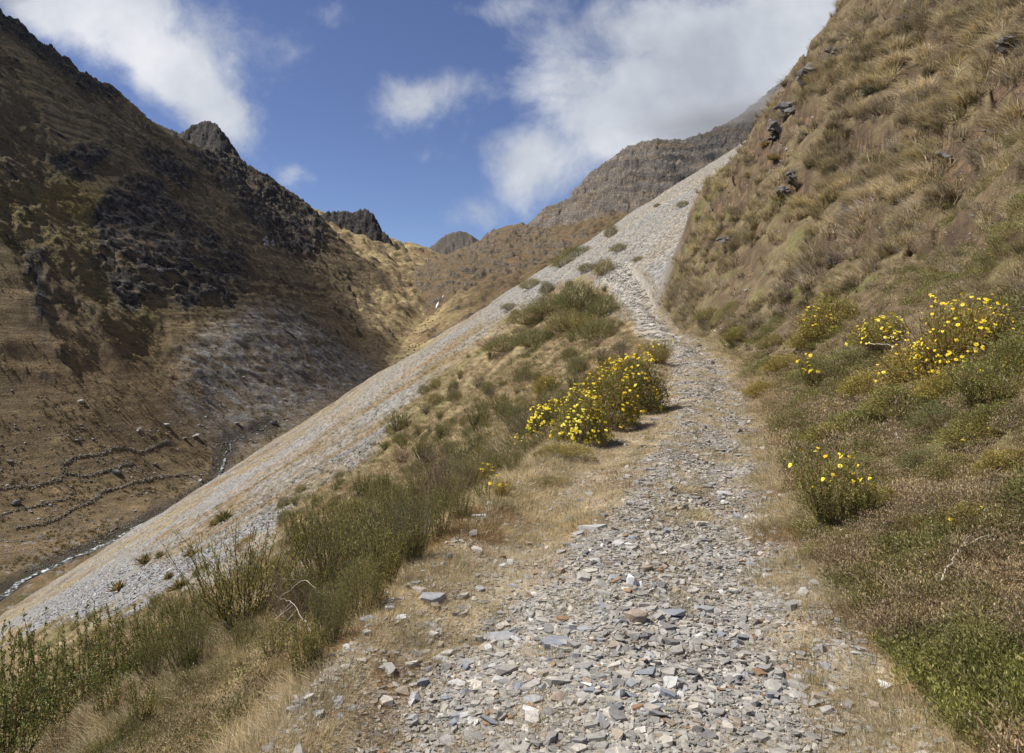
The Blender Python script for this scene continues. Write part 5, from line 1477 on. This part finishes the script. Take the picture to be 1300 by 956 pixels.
        reps = np.repeat(S, 5, 0); m_ = len(reps); reps = reps + rng.normal(0, .35, (m_, 3)) * np.array([1, 1, 0]); g_, _, _ = far_z(reps[:, 0], reps[:, 1])
        # a grassy dark core keeps the wall one solid body
        hgt = .75 + .5 * fbm(np.arange(m_) / 60, np.zeros(m_), 2, 180)
        pos = np.stack([reps[:, 0], reps[:, 1], g_ + rng.uniform(-.1, 1, m_) * hgt], -1)
        kit = scatter(bk, rng.integers(0, 5, m_), pos, rng.uniform(0, 6.28, m_), rng.uniform(.35, .95, m_), np.array([.23, .205, .16]) * rng.uniform(.5, 1.6, (m_, 1)), tilt=rng.normal(0, .4, (m_, 2)))
        me = kit_mesh('stone_wall', kit); me.materials.append(MAT_ROCK)
        tag(link('stone_wall', me), lab, 'stone wall', 'old dry stone walls on the valley floor')
    # boulders
    tones = {'pale grey': (.36, .35, .33), 'grey': (.24, .235, .225), 'dark grey': (.14, .135, .13)}
    # rocks bedded along the stream
    bm_ = {}
    for cn, c in tones.items():
        for k in range(4):
            V, Fc, Cc = boulder_kit(220 + k); me = kit_mesh('boulder', (V, Fc, Cc * np.array(c))); me.materials.append(MAT_ROCK); bm_[cn, k] = me

    def boulder(x, y, z, s, cn, k, lab):
        o = link('boulder', bm_[cn, k]); o.location = (x, y, z + s * .12); o.scale = (s, s * rng.uniform(.7, 1), s * rng.uniform(.6, 1)); o.rotation_euler = (rng.normal(0, .2), rng.normal(0, .2), rng.uniform(0, 6.28))
        tag(o, lab, 'boulder', 'boulders lying in the valley')
    for px, row, w, cn, lab in [(103, 511, 11, 'pale grey', 'pale boulder alone on the bare brown slope'), (212, 542, 13, 'pale grey', 'large boulder at the end of the upper wall'), (248, 556, 14, 'pale grey', 'wide pale boulder right of the upper wall'), (235, 558, 9, 'grey', 'boulder touching the wide pale one'),
                                (148, 601, 13, 'dark grey', 'dark boulder between the two stone walls'), (346, 539, 12, 'dark grey', 'dark boulder at the foot of the scree fan'), (196, 590, 9, 'grey', 'boulder just above the lower wall'), (20, 642, 14, 'dark grey', 'dark boulder among stones at the left edge'), (12, 588, 8, 'pale grey', 'pale boulder near the left edge on open grass'),
                                (98, 560, 8, 'grey', 'boulder above the upper wall'), (255, 612, 9, 'pale grey', 'pale boulder beside the white water'), (300, 540, 9, 'grey', 'boulder above the hidden stream'), (54, 160 + 350, 5, 'dark grey', 'small dark boulder on the left slope')]:
        h = ray_far(px, row)
        if h: boulder(*h, w / F * h[1], cn, int(rng.integers(0, 4)), lab)
    c = 0
    while c < 255:
        px = rng.uniform(-10, 470); row = rng.uniform(480, 700)
        if row > 433 + .637 * (650 - px) - 75 + 0 * px: continue
        dens = .35 if row < 540 else 1.0
        if inpoly(np.array(px), np.array(row), SCREEFAN): dens = .8
        elif row < 530: dens = .08
        if rng.uniform() > dens: continue
        if rng.uniform() > sstep(-.3, .4, fbm(np.array(px / 40), np.array(row / 18), 2, 190)): continue
        h = ray_far(px, row)
        if not h or h[1] > 900: continue
        s = (1.0 + 2.2 * rng.beta(1, 4)) * (h[1] / 400) ** .6
        cn = rng.choice(list(tones), p=[.4, .4, .2])
        where = 'in the grey scree fan' if row < 560 and px > 225 else 'above the stone walls' if row < 585 else 'between the stone walls' if row < 640 else 'beside the stream'
        boulder(*h, s, cn, int(rng.integers(0, 4)), f"{'small' if s < 1.5 else 'larger'} {cn} boulder {where} on the far valley side"); c += 1
    # stones and scrub beyond counting
    n = 60000; px = rng.uniform(-30, 480, n); d = np.exp(rng.uniform(math.log(240), math.log(760), n)); x = (px - CX) / F * d
    g, who, D = far_z(x, d); row = HY - g / d * F
    fan = softpoly(px, row, SCREEFAN, 25)
    pr = np.where(D < 7, .9, 0) + np.where(row > 540, .5 * sstep(-.2, .5, fbm(x / 14, d / 14, 2, 191)), 0) + fan * .9
    k = (rng.uniform(0, 1, n) < pr) & (row < 760); x, d, g, fan = x[k], d[k], g[k], fan[k]; m_ = len(x)
    kit = scatter(bk, rng.integers(0, 5, m_), np.stack([x, d, g + .1], -1), rng.uniform(0, 6.28, m_), rng.uniform(.4, 1.1, m_) * (d / 450), np.array([.25, .24, .225]) * rng.uniform(.5, 1.4, (m_, 1)))
    tag(link('valley_stones', kit_mesh('valley_stones', kit), MAT_ROCK), label='countless grey stones of the fan and valley floor', kind='stuff')
    sk = []
    for i in range(4):
        q = 34; P = rng.normal(0, .35, (q, 3)) * np.array([1, 1, .5]) + np.array([0, 0, .3]); sk.append(leafset(P, rng.normal(0, 1, (q, 3)) + np.array([0, 0, .6]), .6, .3, [[(.12, .11, .045), (.16, .13, .06)], [(.3, .23, .11), (.24, .18, .09)], [(.2, .155, .08), (.15, .12, .06)], [(.36, .28, .14), (.2, .18, .07)]][i], rng))
    n = 42000; px = rng.uniform(-30, 560, n); d = np.exp(rng.uniform(math.log(240), math.log(1300), n)); x = (px - CX) / F * d
    g, who, D = far_z(x, d); nn = fbm(x / 20, d / 20, 3, 193)
    k = (rng.uniform(0, 1, n) < sstep(-.35, .5, nn) * .9) & (D > 4); x, d, g = x[k], d[k], g[k]; m_ = len(x)
    kit = scatter(sk, rng.integers(0, 4, m_), np.stack([x, d, g], -1), rng.uniform(0, 6.28, m_), rng.uniform(.4, 1.2, m_) * (d / 450) ** .7, np.ones((m_, 3)) * rng.uniform(.7, 1.4, (m_, 1)))
    tag(link('valley_scrub', kit_mesh('valley_scrub', kit), MAT_LEAF), label='dark scrub and tussocks dotting the far slopes', kind='stuff')
    # pale pillars on the left mountain
    for px, row, hp, lab in ((337, 312, 15, 'left and taller of the two pale rock pillars on the dark mountain side'), (346, 313, 10, 'right and lower of the two pale rock pillars on the dark mountain side')):
        h = ray_far(px, row, 600)
        if not h: continue
        x, y, z = h; s = hp / F * y
        kit = scatter([boulder_kit(260 + i, 18) for i in range(3)], np.array([0, 1, 2, 1, 0]), np.array([[0, 0, .15], [.12, 0, .4], [-.1, .05, .55], [.05, 0, .75], [.2, 0, .2]]), rng.uniform(0, 6, 5), np.array([.5, .4, .4, .35, .4]), np.ones((5, 3)) * np.array([.36, .36, .35]), zscale=np.array([1.6, 1.8, 1.6, 1.8, 1.5]))
        me = kit_mesh('rock_pillar', kit); me.materials.append(MAT_ROCK); o = link('rock_pillar', me); o.location = (x, y, z - s * .1); o.scale = (s * .8, s * .8, s); tag(o, lab, 'rock pillar', 'pale rock pillars')



def build_outcrops():
    """Dark rock showing through the turf of the right bank, and pale splinters lying on it."""
    rng = np.random.default_rng(81)
    spec = [(1032, 96, 40, 30, 'dark rock ledge at the top of the right bank crest'), (1062, 70, 34, 24, 'dark rock block just above the crest ledge'), (1010, 138, 40, 26, 'jagged dark outcrop on the crest of the right bank'), (988, 166, 34, 26, 'lowest dark outcrop on the crest of the right bank'),
            (1268, 168, 40, 16, 'smooth dark rock jutting out high on the right'), (1286, 52, 40, 26, 'dark overhanging rock in the upper right corner'), (1150, 30, 30, 20, 'small dark outcrop at the top of the picture'), (1205, 198, 46, 16, 'long low rock ledge in the middle of the right bank'),
            (1010, 222, 24, 14, 'small grey rock below the crest outcrops'), (1080, 262, 34, 14, 'flat dark ledge above the pale splinters'), (995, 240, 22, 12, 'small dark rock beside the little grey one'), (1150, 285, 36, 14, 'grey rock ledge left of the smooth jutting rock'),
            (1205, 275, 24, 18, 'steep grey rock face in the middle right of the bank'), (930, 300, 24, 12, 'dark rock low on the crest edge'), (1060, 330, 22, 10, 'low dark rock among the splinters')]
    ms = []
    for k in range(5):
        r2 = np.random.default_rng(400 + k); ks = [boulder_kit(410 + k * 7 + i, 16) for i in range(4)]
        n = 20; pos = np.stack([r2.uniform(-.6, .6, n), r2.uniform(-.3, .3, n), r2.uniform(-.35, .30, n)], -1)
        kit = scatter(ks, r2.integers(0, 4, n), pos, r2.uniform(0, 6, n), r2.uniform(.22, .5, n), np.ones((n, 3)) * np.array([.13, .12, .11]) * r2.uniform(.7, 1.6, (n, 1)), zscale=r2.uniform(.6, 1.2, n), tilt=r2.normal(0, .4, (n, 2)))
        me = kit_mesh('rock_outcrop', kit); me.materials.append(MAT_ROCK); ms.append(me)
    for j, (px, row, w, h_, lab) in enumerate(spec):
        h = ray_near(px, row)
        if h is None: continue
        x, y, z = h; s = w / F * y
        o = link('rock_outcrop', ms[j % 5]); o.location = (x, y, float(near_z(x, y)) - .05); o.scale = (s * 1.3, s * 1.0, h_ / F * y * 1.3); o.rotation_euler = (.1, -.35, .9 + rng.normal(0, .3)); tag(o, lab, 'rock outcrop', 'dark rocks in the right bank')
    kits = [stone_kit(rng, f, k) for f, k in ((.2, 9), (.3, 10), (.4, 10), (.25, 8))]
    n = 30000; x, y = sample_near(n, 3, 50, 0, .86, 0, rng); sr, sl = sr_sl(x, y)
    k = (sr > .3) & (y < crest_y(sr)) & (rng.uniform(0, 1, n) < .03 + .55 * bare_amt(hill_rise(sr, y), x, y) + .5 * sstep(.2, .5, fbm(x / 3, y / 3, 3, 195))); x, y = x[k], y[k]; m = len(x); z = near_z(x, y)
    s = (.015 + .07 * rng.beta(1.2, 5, m)) * np.interp(y, [3, 10, 30, 50], [.9, 1.5, 3, 4])
    kit = scatter(kits, rng.integers(0, 4, m), np.stack([x, y, z + s * .1], -1), rng.uniform(0, 6.28, m), s * 1.5, slate_tints(m, rng) * .95, tilt=rng.normal(0, .4, (m, 2)) + np.array([0, -.4]))
    tag(link('bank_rubble', kit_mesh('bank_rubble', kit), MAT_STONE), label='slate splinters scattered over the right bank', kind='stuff')


build_outcrops()
build_flower_shrubs(); build_brush(); build_small_plants(); build_litter(); build_scree(); build_valley()
# ------------------------------------------------------------------ sky, sun, camera
SUN_EL, SUN_AZ = math.radians(57), math.radians(-88)      # azimuth from +Y towards +X

CLOUDS = [  # px, row, rx, ry, tilt in degrees (down to the right), weight: where the clouds stand in the sky
    (95, -20, 170, 80, 10, 1.0), (180, 60, 120, 62, 35, .95), (245, 118, 85, 36, 38, .95), (290, 162, 40, 24, 20, .8),
    (300, 55, 95, 55, 20, .46), (350, 90, 60, 36, 20, .42), (392, 226, 26, 16, 0, .36), (420, 20, 60, 30, 0, .25),
    (545, 128, 85, 46, -12, .62), (500, 165, 44, 40, 0, .42), (545, 205, 50, 26, 0, .34),
    (640, 2, 110, 26, 0, .42), (760, 25, 120, 50, 0, .5),
    (720, 105, 90, 60, 0, .55), (680, 210, 75, 50, 0, .68), (600, 268, 52, 34, 0, .5), (660, 255, 50, 26, 0, .35),
    (800, 150, 150, 85, -20, .85), (930, 80, 190, 110, -25, 1.1), (1050, 10, 190, 100, 0, 1.1), (900, 150, 100, 40, -15, 1.0), (1000, 140, 120, 60, 0, 1.1)]


def build_world():
    w = bpy.data.worlds.new('World'); scene.world = w; w.use_nodes = True
    nd, ln = w.node_tree.nodes, w.node_tree.links
    bg = nd['Background']; out = nd['World Output']

    def M(op, a, b=None, c=None, clamp=False):
        n = nd.new('ShaderNodeMath'); n.operation = op; n.use_clamp = clamp
        for i, v in enumerate((a, b, c)):
            if v is None: continue
            if isinstance(v, (int, float)): n.inputs[i].default_value = v
            else: ln.new(v, n.inputs[i])
        return n.outputs[0]
    sky = nd.new('ShaderNodeTexSky'); sky.sky_type = 'NISHITA'; sky.sun_disc = False
    sky.sun_elevation = SUN_EL; sky.sun_rotation = SUN_AZ; sky.altitude = 3000; sky.air_density = 1.0; sky.dust_density = .1; sky.ozone_density = 3.0
    hs = nd.new('ShaderNodeHueSaturation'); hs.inputs['Saturation'].default_value = 1.0; hs.inputs['Hue'].default_value = .512; ln.new(sky.outputs[0], hs.inputs['Color'])
    ln.new(hs.outputs[0], bg.inputs[0]); bg.inputs[1].default_value = .088
    tc = nd.new('ShaderNodeTexCoord'); sp = nd.new('ShaderNodeSeparateXYZ'); ln.new(tc.outputs['Generated'], sp.inputs[0])
    yc = M('MAXIMUM', sp.outputs[1], .05)
    a = M('DIVIDE', sp.outputs[0], yc); b = M('DIVIDE', sp.outputs[2], yc)     # position on a flat cloud map of the forward sky
    cb = nd.new('ShaderNodeCombineXYZ'); ln.new(a, cb.inputs[0]); ln.new(b, cb.inputs[1])
    wn = noise_node(nd, ln, cb.outputs[0], 3.5, 6, .62); sc = nd.new('ShaderNodeVectorMath'); sc.operation = 'MULTIPLY_ADD'
    ln.new(wn.outputs['Color'], sc.inputs[0]); sc.inputs[1].default_value = (.16, .12, 0)
    ad = nd.new('ShaderNodeVectorMath'); ad.operation = 'ADD'; ad.inputs[1].default_value = (-.08, -.06, 0); ln.new(cb.outputs[0], ad.inputs[0]); ln.new(ad.outputs[0], sc.inputs[2])
    s2 = nd.new('ShaderNodeSeparateXYZ'); ln.new(sc.outputs[0], s2.inputs[0]); U, V = s2.outputs[0], s2.outputs[1]
    tot = None
    for px, row, rx, ry, rot, wt in CLOUDS:
        cx, cy = (px - CX) / F, (HY - row) / F; ca, sa = math.cos(math.radians(-rot)), math.sin(math.radians(-rot))
        dx, dy = M('SUBTRACT', U, cx), M('SUBTRACT', V, cy)
        p = M('DIVIDE', M('ADD', M('MULTIPLY', dx, ca), M('MULTIPLY', dy, sa)), rx / F); q = M('DIVIDE', M('SUBTRACT', M('MULTIPLY', dy, ca), M('MULTIPLY', dx, sa)), ry / F)
        r2 = M('ADD', M('MULTIPLY', p, p), M('MULTIPLY', q, q))
        g = M('MULTIPLY', M('EXPONENT', M('MULTIPLY', r2, -1.0)), wt)
        tot = g if tot is None else M('MAXIMUM', M('ADD', M('MULTIPLY', tot, 1.0), M('MULTIPLY', g, .35)), g)
    n1 = noise_node(nd, ln, cb.outputs[0], 7.0, 10, .64); n1.inputs['Distortion'].default_value = .3
    n2 = noise_node(nd, ln, cb.outputs[0], 2.6, 5, .6)
    f = M('ADD', tot, M('MULTIPLY', M('SUBTRACT', n1.outputs[0], .5), 1.35)); f = M('ADD', f, M('MULTIPLY', M('SUBTRACT', n2.outputs[0], .5), .35))
    den = nd.new('ShaderNodeMapRange'); den.interpolation_type = 'SMOOTHSTEP'; ln.new(f, den.inputs[0]); den.inputs[1].default_value = .24; den.inputs[2].default_value = .90
    shade = noise_node(nd, ln, cb.outputs[0], 4.2, 5, .55)
    cr = ramp(nd, ln, shade.outputs[0], [(.35, (.44, .47, .53)), (.52, (.60, .63, .68)), (.68, (.80, .81, .84))])
    cbk = nd.new('ShaderNodeBackground'); ln.new(cr.outputs[0], cbk.inputs[0]); cbk.inputs[1].default_value = .85
    mx = nd.new('ShaderNodeMixShader'); ln.new(M('MULTIPLY', den.outputs[0], .93), mx.inputs[0]); ln.new(bg.outputs[0], mx.inputs[1]); ln.new(cbk.outputs[0], mx.inputs[2])
    ln.new(mx.outputs[0], out.inputs[0])


build_world()
sun = bpy.data.lights.new('sun', 'SUN'); sun.energy = 4.8; sun.angle = math.radians(.53); sun.color = (1.0, .95, .865)
so = bpy.data.objects.new('sun', sun); COL.objects.link(so)
dirv = Vector((math.sin(SUN_AZ) * math.cos(SUN_EL), math.cos(SUN_AZ) * math.cos(SUN_EL), math.sin(SUN_EL)))
so.rotation_euler = dirv.to_track_quat('Z', 'Y').to_euler(); so.location = dirv * 60

cam = bpy.data.cameras.new('camera'); cam.sensor_width = 36; cam.lens = 36 * F / 1300; cam.clip_start = .05; cam.clip_end = 20000
cam.shift_y = -(478 - HY) / 1300
co = bpy.data.objects.new('camera', cam); COL.objects.link(co); co.location = (0, 0, 0); co.rotation_euler = (math.radians(90), 0, 0)
scene.camera = co
scene.view_settings.view_transform = 'Standard'; scene.view_settings.look = 'None'; scene.view_settings.exposure = .36; scene.view_settings.gamma = 1
scene.cycles.max_bounces = 6; scene.cycles.diffuse_bounces = 3; scene.cycles.transparent_max_bounces = 8
